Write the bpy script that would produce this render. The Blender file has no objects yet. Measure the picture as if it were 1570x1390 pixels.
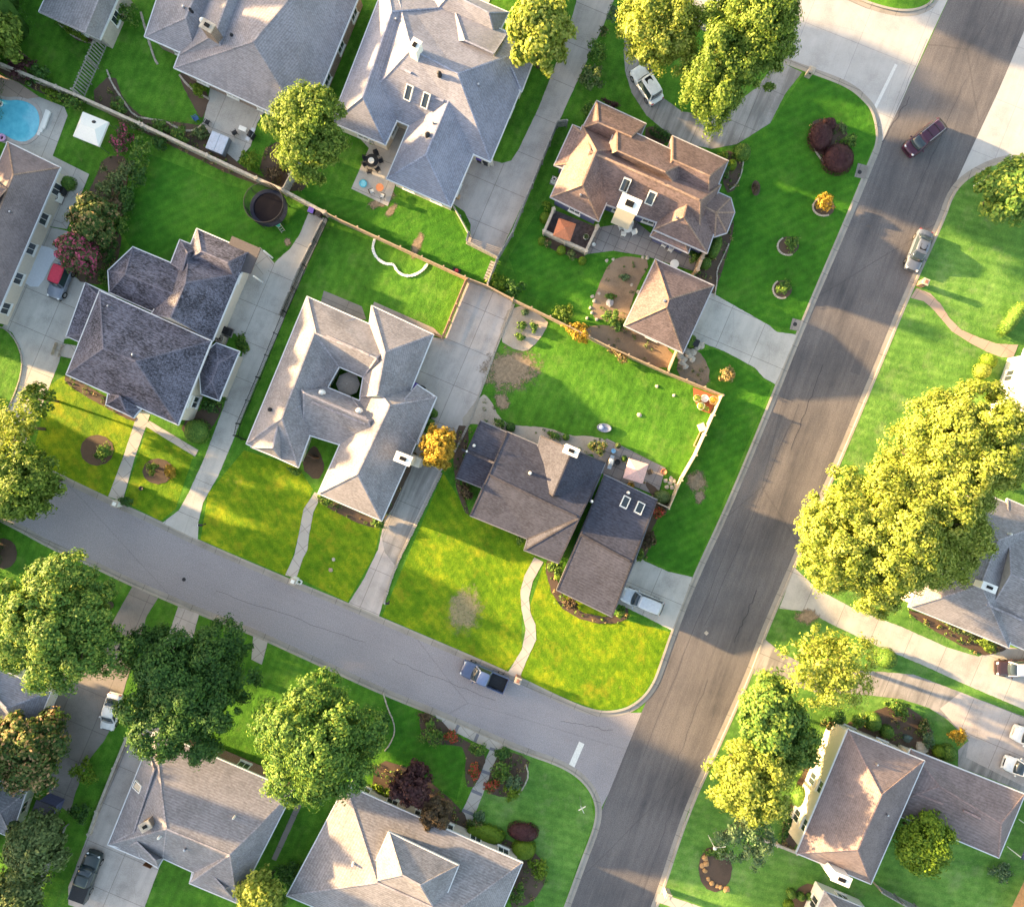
import bpy, bmesh, math, random
import numpy as np
from mathutils import Vector, Matrix
from mathutils.geometry import tessellate_polygon
R_ = math.radians
sc = bpy.context.scene
COL = sc.collection
# ---------------------------------------------------------------- camera, sky, sun, exposure
S, H = 0.075, 80.0                      # metres per photo pixel at ground level, flying height
cam = bpy.data.cameras.new('camera'); camo = bpy.data.objects.new('camera', cam); COL.objects.link(camo)
camo.location = (0, 0, H); camo.rotation_euler = (0, 0, 0)
cam.sensor_width = 36; cam.lens = 36 * H / (1570 * S); cam.clip_end = 2000; cam.clip_start = 1
sc.camera = camo
SUN_ANG, SUN_EL = 19.0, 10.3
sd = Vector((-math.cos(R_(SUN_ANG)), math.sin(R_(SUN_ANG)), math.tan(R_(SUN_EL)))).normalized()
w = bpy.data.worlds.new("World"); sc.world = w; w.use_nodes = True
nt = w.node_tree
sky = nt.nodes.new('ShaderNodeTexSky'); sky.sky_type = 'NISHITA'; sky.sun_disc = False
sky.sun_elevation = R_(SUN_EL); sky.sun_rotation = math.atan2(sd.x, sd.y)
sky.dust_density = 2.0; sky.ozone_density = 1.0; sky.air_density = 1.0
bg = nt.nodes['Background']; bg.inputs['Strength'].default_value = 0.10
wb = nt.nodes.new('ShaderNodeMix'); wb.data_type = 'RGBA'; wb.blend_type = 'MULTIPLY'; wb.inputs[0].default_value = 1
nt.links.new(sky.outputs[0], wb.inputs[6]); wb.inputs[7].default_value = (1.17, 1.02, .86, 1)   # hazy warm evening sky
nt.links.new(wb.outputs[2], bg.inputs['Color'])
sl = bpy.data.lights.new('sun', 'SUN'); so = bpy.data.objects.new('sun', sl); COL.objects.link(so)
sl.energy = 4.5; sl.angle = R_(1.1); sl.color = (1.0, 0.66, 0.30)
so.rotation_euler = sd.to_track_quat('Z', 'Y').to_euler(); so.location = sd * 150
sc.view_settings.view_transform = 'Standard'; sc.view_settings.look = 'None'
sc.view_settings.gamma = 1; sc.view_settings.exposure = 2.97
sc.cycles.max_bounces = 7; sc.cycles.diffuse_bounces = 5

rnd = random.Random(7)
LOT = 0.12
# ---------------------------------------------------------------- helpers
def P(x, y, z=0.0):                      # photo pixel seen at height z -> world point
    k = S * (H - z) / H
    return Vector(((x - 785) * k, -(y - 695) * k, z))
def tag(o, label=None, cat=None, group=None, kind=None):
    if label: o['label'] = label
    if cat: o['category'] = cat
    if group: o['group'] = group
    if kind: o['kind'] = kind
    return o
def thing(name, label, cat, loc, group=None, rz=0.0):
    o = bpy.data.objects.new(name, None); COL.objects.link(o)
    o.location = loc; o.rotation_euler = (0, 0, rz); o.empty_display_size = .2
    return tag(o, label, cat, group)
class MB:
    """collects shapes (in the parent's own frame when local) into one mesh"""
    def __init__(s): s.v = []; s.f = []
    def add(s, vs, fs):
        n = len(s.v); s.v += [tuple(v) for v in vs]; s.f += [tuple(i + n for i in f) for f in fs]; return s
    def box(s, c, d, rz=0.0, tilt=0.0):
        m = Matrix.Rotation(rz, 3, 'Z') @ Matrix.Rotation(tilt, 3, 'Y')
        vs = [Vector(c) + m @ Vector((a*d[0]/2, b*d[1]/2, e*d[2]/2)) for a in (-1,1) for b in (-1,1) for e in (-1,1)]
        return s.add(vs, [(0,1,3,2),(4,6,7,5),(0,4,5,1),(2,3,7,6),(0,2,6,4),(1,5,7,3)])
    def bar(s, a, b, wd, ht, up=(0,0,1)):
        a = Vector(a); b = Vector(b); d = (b - a)
        if d.length < 1e-6: return s
        dn = d.normalized(); u = Vector(up)
        if abs(dn.dot(u)) > .98: u = Vector((1,0,0))
        sx = dn.cross(u).normalized(); uz = sx.cross(dn)
        vs = [p + sx*(i*wd/2) + uz*(j*ht/2) for p in (a, b) for i in (-1,1) for j in (-1,1)]
        return s.add(vs, [(0,1,3,2),(4,6,7,5),(0,4,5,1),(2,3,7,6),(0,2,6,4),(1,5,7,3)])
    def tube(s, pts, rad, n=8, cap=True):
        rings = []; pts = [Vector(p) for p in pts]
        if not hasattr(rad, '__len__'): rad = [rad]*len(pts)
        vs = []
        for i, p in enumerate(pts):
            d = (pts[min(i+1, len(pts)-1)] - pts[max(i-1, 0)]).normalized()
            u = Vector((0,0,1)) if abs(d.z) < .9 else Vector((1,0,0))
            a = d.cross(u).normalized(); b = a.cross(d)
            for k in range(n):
                t = 2*math.pi*k/n; vs.append(p + (a*math.cos(t) + b*math.sin(t))*rad[i])
        fs = [(i*n+k, i*n+(k+1)%n, (i+1)*n+(k+1)%n, (i+1)*n+k) for i in range(len(pts)-1) for k in range(n)]
        if cap: fs += [tuple(range(n-1,-1,-1)), tuple((len(pts)-1)*n+k for k in range(n))]
        return s.add(vs, fs)
    def lathe(s, c, prof, n=20, sx=1.0, sy=1.0):
        vs = []; c = Vector(c)
        for r, z in prof:
            for k in range(n):
                t = 2*math.pi*k/n; vs.append(c + Vector((r*math.cos(t)*sx, r*math.sin(t)*sy, z)))
        m = len(prof)
        fs = [(i*n+k, i*n+(k+1)%n, (i+1)*n+(k+1)%n, (i+1)*n+k) for i in range(m-1) for k in range(n)]
        fs += [tuple(range(n-1,-1,-1)), tuple((m-1)*n+k for k in range(n))]
        return s.add(vs, fs)
    def prism(s, poly, z0, z1):          # poly: xy list (world / local)
        n = len(poly); vs = [(p[0],p[1],z0) for p in poly] + [(p[0],p[1],z1) for p in poly]
        tri = tessellate_polygon([[Vector((p[0],p[1],0)) for p in poly]])
        fs = [(i, (i+1)%n, n+(i+1)%n, n+i) for i in range(n)]
        fs += [tuple(n+i for i in t) for t in tri] + [tuple(reversed(t)) for t in tri]
        return s.add(vs, fs)
    def flat(s, poly, z):
        tri = tessellate_polygon([[Vector((p[0],p[1],0)) for p in poly]])
        return s.add([(p[0],p[1],z) for p in poly], tri)
    def build(s, name, mat, parent=None, smooth=False, bevel=0, fix=True):
        me = bpy.data.meshes.new(name); me.from_pydata(s.v, [], s.f)
        if fix:
            bm = bmesh.new(); bm.from_mesh(me); bmesh.ops.recalc_face_normals(bm, faces=bm.faces); bm.to_mesh(me); bm.free()
        o = bpy.data.objects.new(name, me); COL.objects.link(o); me.materials.append(mat)
        if parent: o.parent = parent
        if smooth: me.polygons.foreach_set('use_smooth', [True]*len(me.polygons))
        if bevel:
            b = o.modifiers.new('bevel', 'BEVEL'); b.width = bevel; b.segments = 2; b.limit_method = 'ANGLE'
        return o
def chaikin(pts, it=2, closed=True):
    for _ in range(it):
        q = []; n = len(pts)
        rng = range(n if closed else n-1)
        if not closed: q.append(pts[0])
        for i in rng:
            a = pts[i]; b = pts[(i+1)%n]
            q += [(a[0]*.75+b[0]*.25, a[1]*.75+b[1]*.25), (a[0]*.25+b[0]*.75, a[1]*.25+b[1]*.75)]
        if not closed: q.append(pts[-1])
        pts = q
    return pts
def offset_poly(pts, d):                  # positive = inward, for closed xy list
    n = len(pts); A = sum(pts[i][0]*pts[(i+1)%n][1]-pts[(i+1)%n][0]*pts[i][1] for i in range(n))
    sg = 1 if A > 0 else -1; out = []
    for i in range(n):
        p = Vector(pts[i][:2]); a = Vector(pts[i-1][:2]); b = Vector(pts[(i+1)%n][:2])
        e1 = (p-a).normalized(); e2 = (b-p).normalized()
        n1 = Vector((-e1.y, e1.x))*sg; n2 = Vector((-e2.y, e2.x))*sg
        m = (n1+n2); m = m/max(m.length, 1e-6); k = d/max(.4, m.dot(n1)); out.append(p + m*k)
    return out
def offset_line(pts, d):
    out = []; n = len(pts)
    for i in range(n):
        a = Vector(pts[max(i-1,0)][:2]); b = Vector(pts[min(i+1,n-1)][:2]); e = (b-a).normalized()
        out.append(Vector(pts[i][:2]) + Vector((-e.y, e.x))*d)
    return out
def inside(p, poly):
    c = False; n = len(poly)
    for i in range(n):
        a = poly[i]; b = poly[(i+1)%n]
        if (a[1] > p[1]) != (b[1] > p[1]) and p[0] < (b[0]-a[0])*(p[1]-a[1])/(b[1]-a[1])+a[0]: c = not c
    return c
# ---------------------------------------------------------------- materials
def newmat(name):
    m = bpy.data.materials.new(name); m.use_nodes = True
    return m, m.node_tree, m.node_tree.nodes['Principled BSDF']
def ramp(nt, fac, stops):
    r = nt.nodes.new('ShaderNodeValToRGB'); e = r.color_ramp.elements
    while len(e) < len(stops): e.new(0.5)
    for i, (p, c) in enumerate(stops): e[i].position = p; e[i].color = (c[0], c[1], c[2], 1)
    nt.links.new(fac, r.inputs[0]); return r.outputs[0]
def noise(nt, scale, detail=3, rough=.6, vec=None):
    n = nt.nodes.new('ShaderNodeTexNoise'); n.inputs['Scale'].default_value = scale
    n.inputs['Detail'].default_value = detail; n.inputs['Roughness'].default_value = rough
    if vec is not None: nt.links.new(vec, n.inputs['Vector'])
    return n.outputs[0]
def coords(nt, rot=0.0, scale=(1,1,1), which='Object'):
    t = nt.nodes.new('ShaderNodeTexCoord'); mp = nt.nodes.new('ShaderNodeMapping')
    mp.inputs['Rotation'].default_value = (0,0,rot); nt.links.new(t.outputs[which], mp.inputs[0])
    if tuple(scale) == (1,1,1): return mp.outputs[0]
    m2 = nt.nodes.new('ShaderNodeMapping'); m2.inputs['Scale'].default_value = scale
    nt.links.new(mp.outputs[0], m2.inputs[0]); return m2.outputs[0]
def mix(nt, fac, a, b, mode='MIX'):
    m = nt.nodes.new('ShaderNodeMix'); m.data_type = 'RGBA'; m.blend_type = mode
    for s_, x in ((m.inputs[0], fac), (m.inputs[6], a), (m.inputs[7], b)):
        if hasattr(x, 'is_linked'): nt.links.new(x, s_)
        elif hasattr(x, '__len__'): s_.default_value = (x[0], x[1], x[2], 1)
        else: s_.default_value = x
    return m.outputs[2]
def bump(nt, bs, h, strength=.4, dist=.05):
    b = nt.nodes.new('ShaderNodeBump'); b.inputs['Strength'].default_value = strength; b.inputs['Distance'].default_value = dist
    nt.links.new(h, b.inputs['Height']); nt.links.new(b.outputs[0], bs.inputs['Normal'])
def sc_(c, k): return tuple(min(1, x*k) for x in c)
def math_(nt, op, a, b=None):
    m = nt.nodes.new('ShaderNodeMath'); m.operation = op
    for i, x in enumerate((a, b)):
        if x is None: continue
        if hasattr(x, 'is_linked'): nt.links.new(x, m.inputs[i])
        else: m.inputs[i].default_value = x
    return m.outputs[0]
_mc = {}
def plain(name, c, rough=.6, metal=0.0, var=.16, scale=6, coat=0.0):
    key = (name, c, rough, metal)
    if key in _mc: return _mc[key]
    m, nt, b = newmat(name); v = coords(nt)
    b.inputs['Roughness'].default_value = rough; b.inputs['Metallic'].default_value = metal
    b.inputs['Coat Weight'].default_value = coat
    if max(c) < .06: b.inputs['Specular IOR Level'].default_value = .12
    nt.links.new(ramp(nt, noise(nt, scale, 4, .6, v), [(.3, sc_(c, 1-var)), (.7, sc_(c, 1+var))]), b.inputs['Base Color'])
    _mc[key] = m; return m
def grass_mat(name, dark, mid, light, bare=None, bareamt=.0, seed=0.0, mow=None):
    m, nt, b = newmat(name); v = coords(nt); b.inputs['Roughness'].default_value = .85
    b.inputs['Specular IOR Level'].default_value = .15
    big = noise(nt, .11+seed*.01, 4, .6, v); med = noise(nt, .8, 4, .65, v); fine = noise(nt, 7.0, 4, .75, v)
    f = math_(nt, 'ADD', math_(nt, 'MULTIPLY', big, .36), math_(nt, 'ADD', math_(nt, 'MULTIPLY', med, .34), math_(nt, 'MULTIPLY', fine, .30)))
    c = ramp(nt, f, [(.38, dark), (.5, mid), (.61, light)])
    dry = noise(nt, .33, 5, .75, coords(nt, .9+seed))            # thin, straw tinted places
    c = mix(nt, ramp(nt, dry, [(.52, (0,0,0)), (.72, (.42,)*3)]), c, (light[0]*1.5, light[1]*.95, light[2]*2.2))
    mw = nt.nodes.new('ShaderNodeTexWave'); mw.inputs['Scale'].default_value = .33; mw.inputs['Distortion'].default_value = 1.2; mw.inputs['Detail'].default_value = 2
    nt.links.new(coords(nt, .41+seed*.7), mw.inputs[0]); c = mix(nt, .07, c, mw.outputs[0], 'OVERLAY')
    spk = noise(nt, 3.2, 3, .85, coords(nt, seed))
    c = mix(nt, ramp(nt, spk, [(.60, (0,0,0)), (.72, (.35,)*3)]), c, (dark[0]*.8, dark[1]*.8, dark[2]))
    if bare:
        bn = noise(nt, .28, 5, .75, coords(nt, .4+seed))
        c = mix(nt, ramp(nt, bn, [(.66-bareamt, (0,0,0)), (.78-bareamt, (1,1,1))]), c, bare)
    nt.links.new(c, b.inputs['Base Color'])
    bump(nt, b, math_(nt, 'ADD', noise(nt, 9, 3, .8, v), math_(nt, 'MULTIPLY', noise(nt, 2.2, 2, .6, v), 1.2)), .55, .10)
    return m
def concrete_mat(name, c, joint=4.2, rot=0.40, stain=.25, jointdark=.55, streak=0.0):
    m, nt, b = newmat(name); v = coords(nt); b.inputs['Roughness'].default_value = .85
    f = math_(nt, 'ADD', math_(nt, 'MULTIPLY', noise(nt, .35, 5, .65, v), .65), math_(nt, 'MULTIPLY', noise(nt, 8, 3, .7, v), .35))
    col = ramp(nt, f, [(.33, sc_(c, 1-stain)), (.5, c), (.68, sc_(c, 1+stain*.5))])
    if streak:
        sn = noise(nt, 1.0, 4, .6, coords(nt, rot, (1.3, .12, 1)))
        col = mix(nt, ramp(nt, sn, [(.42, (0,0,0)), (.62, (streak,)*3)]), col, sc_(c, .45))
    if joint:
        br = nt.nodes.new('ShaderNodeTexBrick'); br.offset = 0; br.inputs['Scale'].default_value = 1
        br.inputs['Brick Width'].default_value = joint; br.inputs['Row Height'].default_value = joint
        br.inputs['Mortar Size'].default_value = .035; br.inputs['Mortar Smooth'].default_value = .3
        br.inputs['Color1'].default_value = (1,1,1,1); br.inputs['Color2'].default_value = (.93,.93,.93,1)
        br.inputs['Mortar'].default_value = (jointdark,)*3 + (1,)
        nt.links.new(coords(nt, rot), br.inputs['Vector'])
        col = mix(nt, 1.0, col, br.outputs[0], 'MULTIPLY')
    ck = nt.nodes.new('ShaderNodeTexVoronoi'); ck.feature = 'DISTANCE_TO_EDGE'; ck.inputs['Scale'].default_value = .16
    nt.links.new(mix(nt, .25, coords(nt, 0.3), nt.nodes.new('ShaderNodeTexNoise').outputs[1]), ck.inputs['Vector'])
    col = mix(nt, ramp(nt, ck.outputs[0], [(.0, (.22,)*3), (.003, (0,0,0))]), col, sc_(c, .4))
    nt.links.new(col, b.inputs['Base Color']); bump(nt, b, noise(nt, 12, 3, .7, v), .25, .02)
    return m
def asphalt_mat(name, c, c2, rot, streak=.5):
    m, nt, b = newmat(name); v = coords(nt); b.inputs['Roughness'].default_value = .8
    sv = coords(nt, rot, (.05, 1.0, 1)); s1 = noise(nt, .40, 5, .7, sv); s2 = noise(nt, 1.9, 5, .75, coords(nt, rot, (.09, 1.0, 1)))
    f = math_(nt, 'ADD', math_(nt, 'MULTIPLY', s1, .6*streak), math_(nt, 'ADD', math_(nt, 'MULTIPLY', s2, .4*streak), math_(nt, 'MULTIPLY', noise(nt, .12, 4, .6, v), 1-streak)))
    col = ramp(nt, f, [(.38, c2), (.56, c)])
    col = mix(nt, .55, col, ramp(nt, noise(nt, 11, 4, .8, v), [(.34, (.15,)*3), (.66, (.85,)*3)]), 'OVERLAY')
    ck = nt.nodes.new('ShaderNodeTexVoronoi'); ck.feature = 'DISTANCE_TO_EDGE'; ck.inputs['Scale'].default_value = .11
    nt.links.new(mix(nt, .35, coords(nt, rot, (.35, 1, 1)), nt.nodes.new('ShaderNodeTexNoise').outputs[1]), ck.inputs['Vector'])
    col = mix(nt, ramp(nt, ck.outputs[0], [(.0, (.35,)*3), (.003, (0,0,0))]), col, sc_(c2, .5))
    nt.links.new(col, b.inputs['Base Color']); bump(nt, b, noise(nt, 14, 2, .7, v), .3, .02)
    return m
def shingle_mat(name, c, rot=.41, var=.28, blot=.0):
    m, nt, b = newmat(name); b.inputs['Roughness'].default_value = .9; b.inputs['Specular IOR Level'].default_value = .2
    v = coords(nt, rot); va = coords(nt, rot, (2.6, 6, 6)); g = nt.nodes.new('ShaderNodeTexCoord')
    f = math_(nt, 'ADD', math_(nt, 'MULTIPLY', noise(nt, 1.0, 2, .7, va), .62), math_(nt, 'MULTIPLY', noise(nt, .5, 4, .6, v), .38))
    col = ramp(nt, f, [(.40, sc_(c, 1-var)), (.5, c), (.60, sc_(c, 1+var))])
    col = mix(nt, ramp(nt, noise(nt, 1, 4, .65, coords(nt, rot, (1.6, .25, .25))), [(.5, (0,0,0)), (.7, (.30,)*3)]), col, sc_(c, .62))
    col = mix(nt, ramp(nt, noise(nt, .22, 3, .6, v), [(.5, (0,0,0)), (.68, (.28,)*3)]), col, sc_(c, 1.35))
    wv = nt.nodes.new('ShaderNodeTexWave'); wv.wave_type = 'BANDS'; wv.bands_direction = 'Z'
    wv.inputs['Scale'].default_value = 3.1; wv.inputs['Distortion'].default_value = 1.5; wv.inputs['Detail'].default_value = 3; nt.links.new(coords(nt), wv.inputs[0])
    col = mix(nt, .10, col, wv.outputs[0], 'OVERLAY')
    nt.links.new(col, b.inputs['Base Color'])
    bump(nt, b, noise(nt, 1.0, 3, .8, va), .5, .05)
    return m
def brick_mat(name, c1, c2, mortar):
    m, nt, b = newmat(name); b.inputs['Roughness'].default_value = .85
    br = nt.nodes.new('ShaderNodeTexBrick'); br.inputs['Scale'].default_value = 4
    for k, c in (('Color1', c1), ('Color2', c2), ('Mortar', mortar)): br.inputs[k].default_value = (*c, 1)
    t = nt.nodes.new('ShaderNodeTexCoord'); sp = nt.nodes.new('ShaderNodeSeparateXYZ'); cb = nt.nodes.new('ShaderNodeCombineXYZ')
    nt.links.new(t.outputs['Object'], sp.inputs[0])
    nt.links.new(math_(nt, 'ADD', sp.outputs[0], sp.outputs[1]), cb.inputs[0]); nt.links.new(sp.outputs[2], cb.inputs[1])
    nt.links.new(cb.outputs[0], br.inputs['Vector'])
    nt.links.new(mix(nt, .3, br.outputs[0], noise(nt, 1.5, 4, .6, t.outputs['Object']), 'OVERLAY'), b.inputs['Base Color'])
    return m
def leaf_mat(name, cols, trans=.35):
    m, nt, b = newmat(name); out = nt.nodes['Material Output']
    g = nt.nodes.new('ShaderNodeNewGeometry'); n = len(cols)
    big = noise(nt, .35, 3, .6, coords(nt))
    f = math_(nt, 'ADD', math_(nt, 'MULTIPLY', g.outputs['Random Per Island'], .6), math_(nt, 'MULTIPLY', big, .4))
    col = ramp(nt, f, [(.15 + .7*i/(n-1), c) for i, c in enumerate(cols)])
    nt.links.new(col, b.inputs['Base Color']); b.inputs['Roughness'].default_value = .6
    b.inputs['Specular IOR Level'].default_value = .25
    tr = nt.nodes.new('ShaderNodeBsdfTranslucent'); nt.links.new(col, tr.inputs[0])
    mx = nt.nodes.new('ShaderNodeMixShader'); mx.inputs[0].default_value = trans
    nt.links.new(b.outputs[0], mx.inputs[1]); nt.links.new(tr.outputs[0], mx.inputs[2]); nt.links.new(mx.outputs[0], out.inputs[0])
    return m
def glass(name='dark_glass', c=(.03,.04,.05)):
    k = (name, c)
    if k in _mc: return _mc[k]
    m, nt, b = newmat(name); b.inputs['Base Color'].default_value = (*c, 1); b.inputs['Roughness'].default_value = .08
    b.inputs['Coat Weight'].default_value = .6; _mc[k] = m; return m
def paint(c, rough=.3, metal=.3):
    k = ('paint', c)
    if k in _mc: return _mc[k]
    m, nt, b = newmat('car_paint'); b.inputs['Base Color'].default_value = (*c, 1); b.inputs['Roughness'].default_value = rough
    b.inputs['Metallic'].default_value = metal*.4; b.inputs['Coat Weight'].default_value = .55; b.inputs['Coat Roughness'].default_value = .06
    nt.links.new(ramp(nt, noise(nt, 3, 4, .6, coords(nt)), [(.3, sc_(c,.88)), (.7, sc_(c,1.08))]), b.inputs['Base Color'])
    _mc[k] = m; return m
ROADDIR = math.atan2(-(1087-1390), (988-878))       # main road direction in the world
M = dict(
 grass=grass_mat('grass_mid', (.028,.098,.008), (.060,.180,.014), (.115,.27,.026), (.17,.16,.06), -.02),
 grass_deep=grass_mat('grass_deep', (.020,.088,.006), (.038,.148,.010), (.072,.21,.016), None, 0, 1),
 grass_light=grass_mat('grass_light', (.048,.130,.022), (.092,.215,.036), (.165,.31,.065), (.23,.22,.10), .0, 2),
 grass_sun_yellow=grass_mat('grass_sun_yellow', (.045,.125,.003), (.115,.215,.006), (.28,.33,.010), (.34,.28,.05), .02, 3),  # front lawn grass; part of its yellow is sunlight put into the colour
 asphalt=asphalt_mat('asphalt_worn', (.132,.122,.128), (.055,.053,.062), -ROADDIR, .62),
 asphalt2=asphalt_mat('asphalt_grey', (.285,.265,.285), (.235,.22,.24), .40, .45),
 conc=concrete_mat('concrete', (.45,.43,.405), 4.2, .40, .34, .5, .16), conc_pink=concrete_mat('concrete_pinkish', (.47,.415,.39), 4.6, .40, .34, .5, .2),
 conc_old=concrete_mat('concrete_stained', (.33,.31,.30), 5.0, .40, .4, .5, .7),
 conc_road=concrete_mat('concrete_street', (.41,.405,.415), 6.5, .38, .25, .7, .12),
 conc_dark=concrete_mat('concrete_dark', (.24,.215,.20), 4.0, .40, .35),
 kerb=concrete_mat('kerb_concrete', (.34,.31,.27), 3.0, .4, .3), gutter=concrete_mat('gutter_concrete', (.30,.275,.25), 3.0, .4, .35, .5),
 path=concrete_mat('path_concrete', (.42,.39,.36), 1.6, .9, .15), path_red=concrete_mat('path_rose', (.36,.27,.22), 2.0, .6, .2),
 mulch=concrete_mat('mulch', (.085,.055,.038), 0, 0, .5), soil=concrete_mat('bare_soil', (.22,.16,.11), 0, 0, .45),
 gravel=concrete_mat('gravel', (.36,.31,.26), 0, 0, .4), flag=concrete_mat('flagstone', (.26,.235,.23), 1.15, .42, .3, .45),
 deck=plain('deck_boards', (.075,.06,.065), .8, 0, .5, 3),
 white=plain('white_paint', (.78,.77,.74), .5, 0, .04), cream=plain('cream_paint', (.58,.53,.44), .6, 0, .06),
 tan=plain('tan_wood', (.33,.25,.18), .8, 0, .3, 4), greywood=plain('weathered_wood', (.26,.25,.24), .85, 0, .4, 5),
 orangewood=plain('cedar_wood', (.40,.24,.14), .8, 0, .2, 4), black=plain('black_metal', (.02,.02,.022), .45, .4, .1),
 dark=plain('dark_plastic', (.035,.035,.04), .5), steel=plain('steel', (.5,.5,.52), .3, .9), rubber=plain('tyre_rubber', (.02,.02,.02), .85),
 bark=plain('bark', (.13,.095,.07), .9, 0, .4, 5), stone=plain('pale_stone', (.42,.37,.31), .85, 0, .25, 3),
 brickred=brick_mat('red_brick', (.26,.11,.075), (.20,.085,.06), (.35,.32,.29)), brickbrown=brick_mat('brown_brick', (.24,.165,.125), (.19,.13,.10), (.34,.31,.28)),
 brickpale=brick_mat('pale_brick', (.46,.41,.36), (.40,.35,.31), (.5,.47,.43)),
 wallcream=plain('cream_stucco', (.58,.52,.44), .8, 0, .08), wallwhite=plain('white_stucco', (.74,.71,.66), .8, 0, .05),
 wallgreen=plain('pale_green_render', (.42,.50,.42), .8, 0, .07), wallblue=plain('slate_blue_siding', (.10,.11,.22), .7, 0, .08),
)
LM = dict(
 green=leaf_mat('leaf_green', [(.045,.11,.022), (.095,.21,.036), (.28,.38,.065)]),
 dark=leaf_mat('leaf_dark', [(.026,.075,.02), (.055,.14,.03), (.12,.23,.045)]),
 mid=leaf_mat('leaf_mid', [(.055,.13,.026), (.12,.24,.045), (.36,.43,.08)]),
 yellow=leaf_mat('leaf_yellow', [(.10,.17,.02), (.27,.34,.05), (.52,.55,.14)], .42),
 yelgreen=leaf_mat('leaf_yellow_green', [(.05,.11,.016), (.14,.23,.03), (.34,.43,.09)], .42),
 gold=leaf_mat('leaf_gold', [(.20,.13,.015), (.42,.28,.03), (.60,.42,.07)], .35),
 pale=leaf_mat('leaf_pale', [(.05,.09,.03), (.12,.18,.06), (.22,.28,.11)]),
 blue=leaf_mat('leaf_bluegreen', [(.045,.10,.05), (.11,.19,.09), (.23,.31,.16)]),
 burgundy=leaf_mat('leaf_burgundy', [(.035,.013,.016), (.07,.025,.03), (.11,.05,.045)], .2),
 brown=leaf_mat('leaf_brown', [(.05,.035,.022), (.10,.07,.04), (.16,.12,.06)], .2),
 pink=leaf_mat('leaf_pink_blossom', [(.03,.07,.015), (.06,.11,.03), (.10,.10,.04), (.45,.07,.16), (.62,.13,.24)], .25),
 orange=leaf_mat('leaf_orange_blossom', [(.03,.08,.02), (.05,.11,.025), (.09,.14,.03), (.16,.17,.05), (.62,.34,.20)], .3),
 dry=leaf_mat('leaf_dry', [(.16,.12,.05), (.30,.22,.09), (.42,.33,.15)], .2),
 red=leaf_mat('leaf_red_flower', [(.04,.09,.015), (.08,.12,.02), (.50,.05,.04), (.55,.12,.08)], .2),
 lime=leaf_mat('leaf_lime', [(.07,.14,.01), (.14,.24,.02), (.24,.33,.03)]),
)
# ---------------------------------------------------------------- setting builders
def pxy(pts, z=0.0): return [P(x, y, z).to_2d() for x, y in pts]
_lv = [0]
def ragged(pts, amp, seed=1):
    r = random.Random(seed); out = []; n = len(pts)
    for i in range(n):
        a = pts[i]; b = pts[(i+1)%n]; d = math.hypot(b[0]-a[0], b[1]-a[1]); k = max(1, int(d/4))
        for j in range(k): out.append((a[0]+(b[0]-a[0])*j/k+r.uniform(-amp,amp), a[1]+(b[1]-a[1])*j/k+r.uniform(-amp,amp)))
    return out
def sheet(name, pts, z, mat, smooth=0):
    if z > .1: _lv[0] += 1; z += _lv[0]*.00025
    if smooth: pts = chaikin(pts, smooth)
    o = MB().flat(pxy(pts), z).build(name, mat, fix=False)
    me = o.data
    if me.polygons and me.polygons[0].normal.z < 0: me.flip_normals()
    return tag(o, kind='structure')
def lot(name, pts, mat):
    o = MB().prism(pxy(pts), 0.0, LOT).build(name, mat); return tag(o, kind='structure')
def kerb(pts):                            # pts along road edge of a lot; lot lies on the left of travel
    q = pxy(chaikin(pts, 2, False))
    ins = offset_line(q, .16); outr = offset_line(q, -.10); gut = offset_line(q, -.62)
    m = MB(); n = len(q)
    vs = [(*outr[i], 0.0) for i in range(n)] + [(*outr[i], LOT+.012) for i in range(n)] + [(*ins[i], LOT+.012) for i in range(n)] + [(*ins[i], 0) for i in range(n)]
    fs = [(k*n+i, k*n+i+1, (k+1)*n+i+1, (k+1)*n+i) for k in range(3) for i in range(n-1)]
    m.add(vs, fs); tag(m.build('kerb', M['kerb']), kind='structure')
    g = MB(); g.add([(*outr[i], .020) for i in range(n)] + [(*gut[i], .020) for i in range(n)], [(i, i+1, n+i+1, n+i) for i in range(n-1)])
    tag(g.build('gutter', M['gutter']), kind='structure')
def L(n): return LOT + .004*n
# ---------------------------------------------------------------- ground, roads, lots
g = MB().flat([(-400,-400),(400,-400),(400,400),(-400,400)], 0.0).build('ground', M['grass'], fix=False); tag(g, kind='structure')
sheet('road', [(1490,-80),(1384,153),(1353,217),(1110,782),(926,1233),(820,1520),(945,1520),(1001,1390),(1147,1020),(1300,670),(1463,285),(1527,148),(1625,-80)], .012, M['asphalt'])
sheet('road', [(-120,605),(87,726),(440,872),(780,1028),(913,1092),(990,1092),(935,1212),(914,1254),(780,1150),(390,978),(13,808),(-160,725)], .008, M['asphalt2'])
sheet('road', [(880,-160),(1500,-100),(1420,70),(1350,230),(1225,115),(1090,60),(900,-10)], .008, M['conc_road'])
sheet('road', [(1590,-20),(1527,148),(1463,285),(1560,250),(1800,300),(1800,60)], .008, M['conc_road'])
MLm = plain('road_paint', (.66,.66,.64), .7, 0, .15)
sheet('road_marking', [(888,1136),(896,1140),(880,1177),(871,1174)], .016, MLm)
mf = plain('worn_road_paint', (.56,.57,.58), .8, 0, .1)
sheet('road_marking', [(1372,98),(1376,100),(1343,168),(1339,165)], .016, mf)
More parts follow.
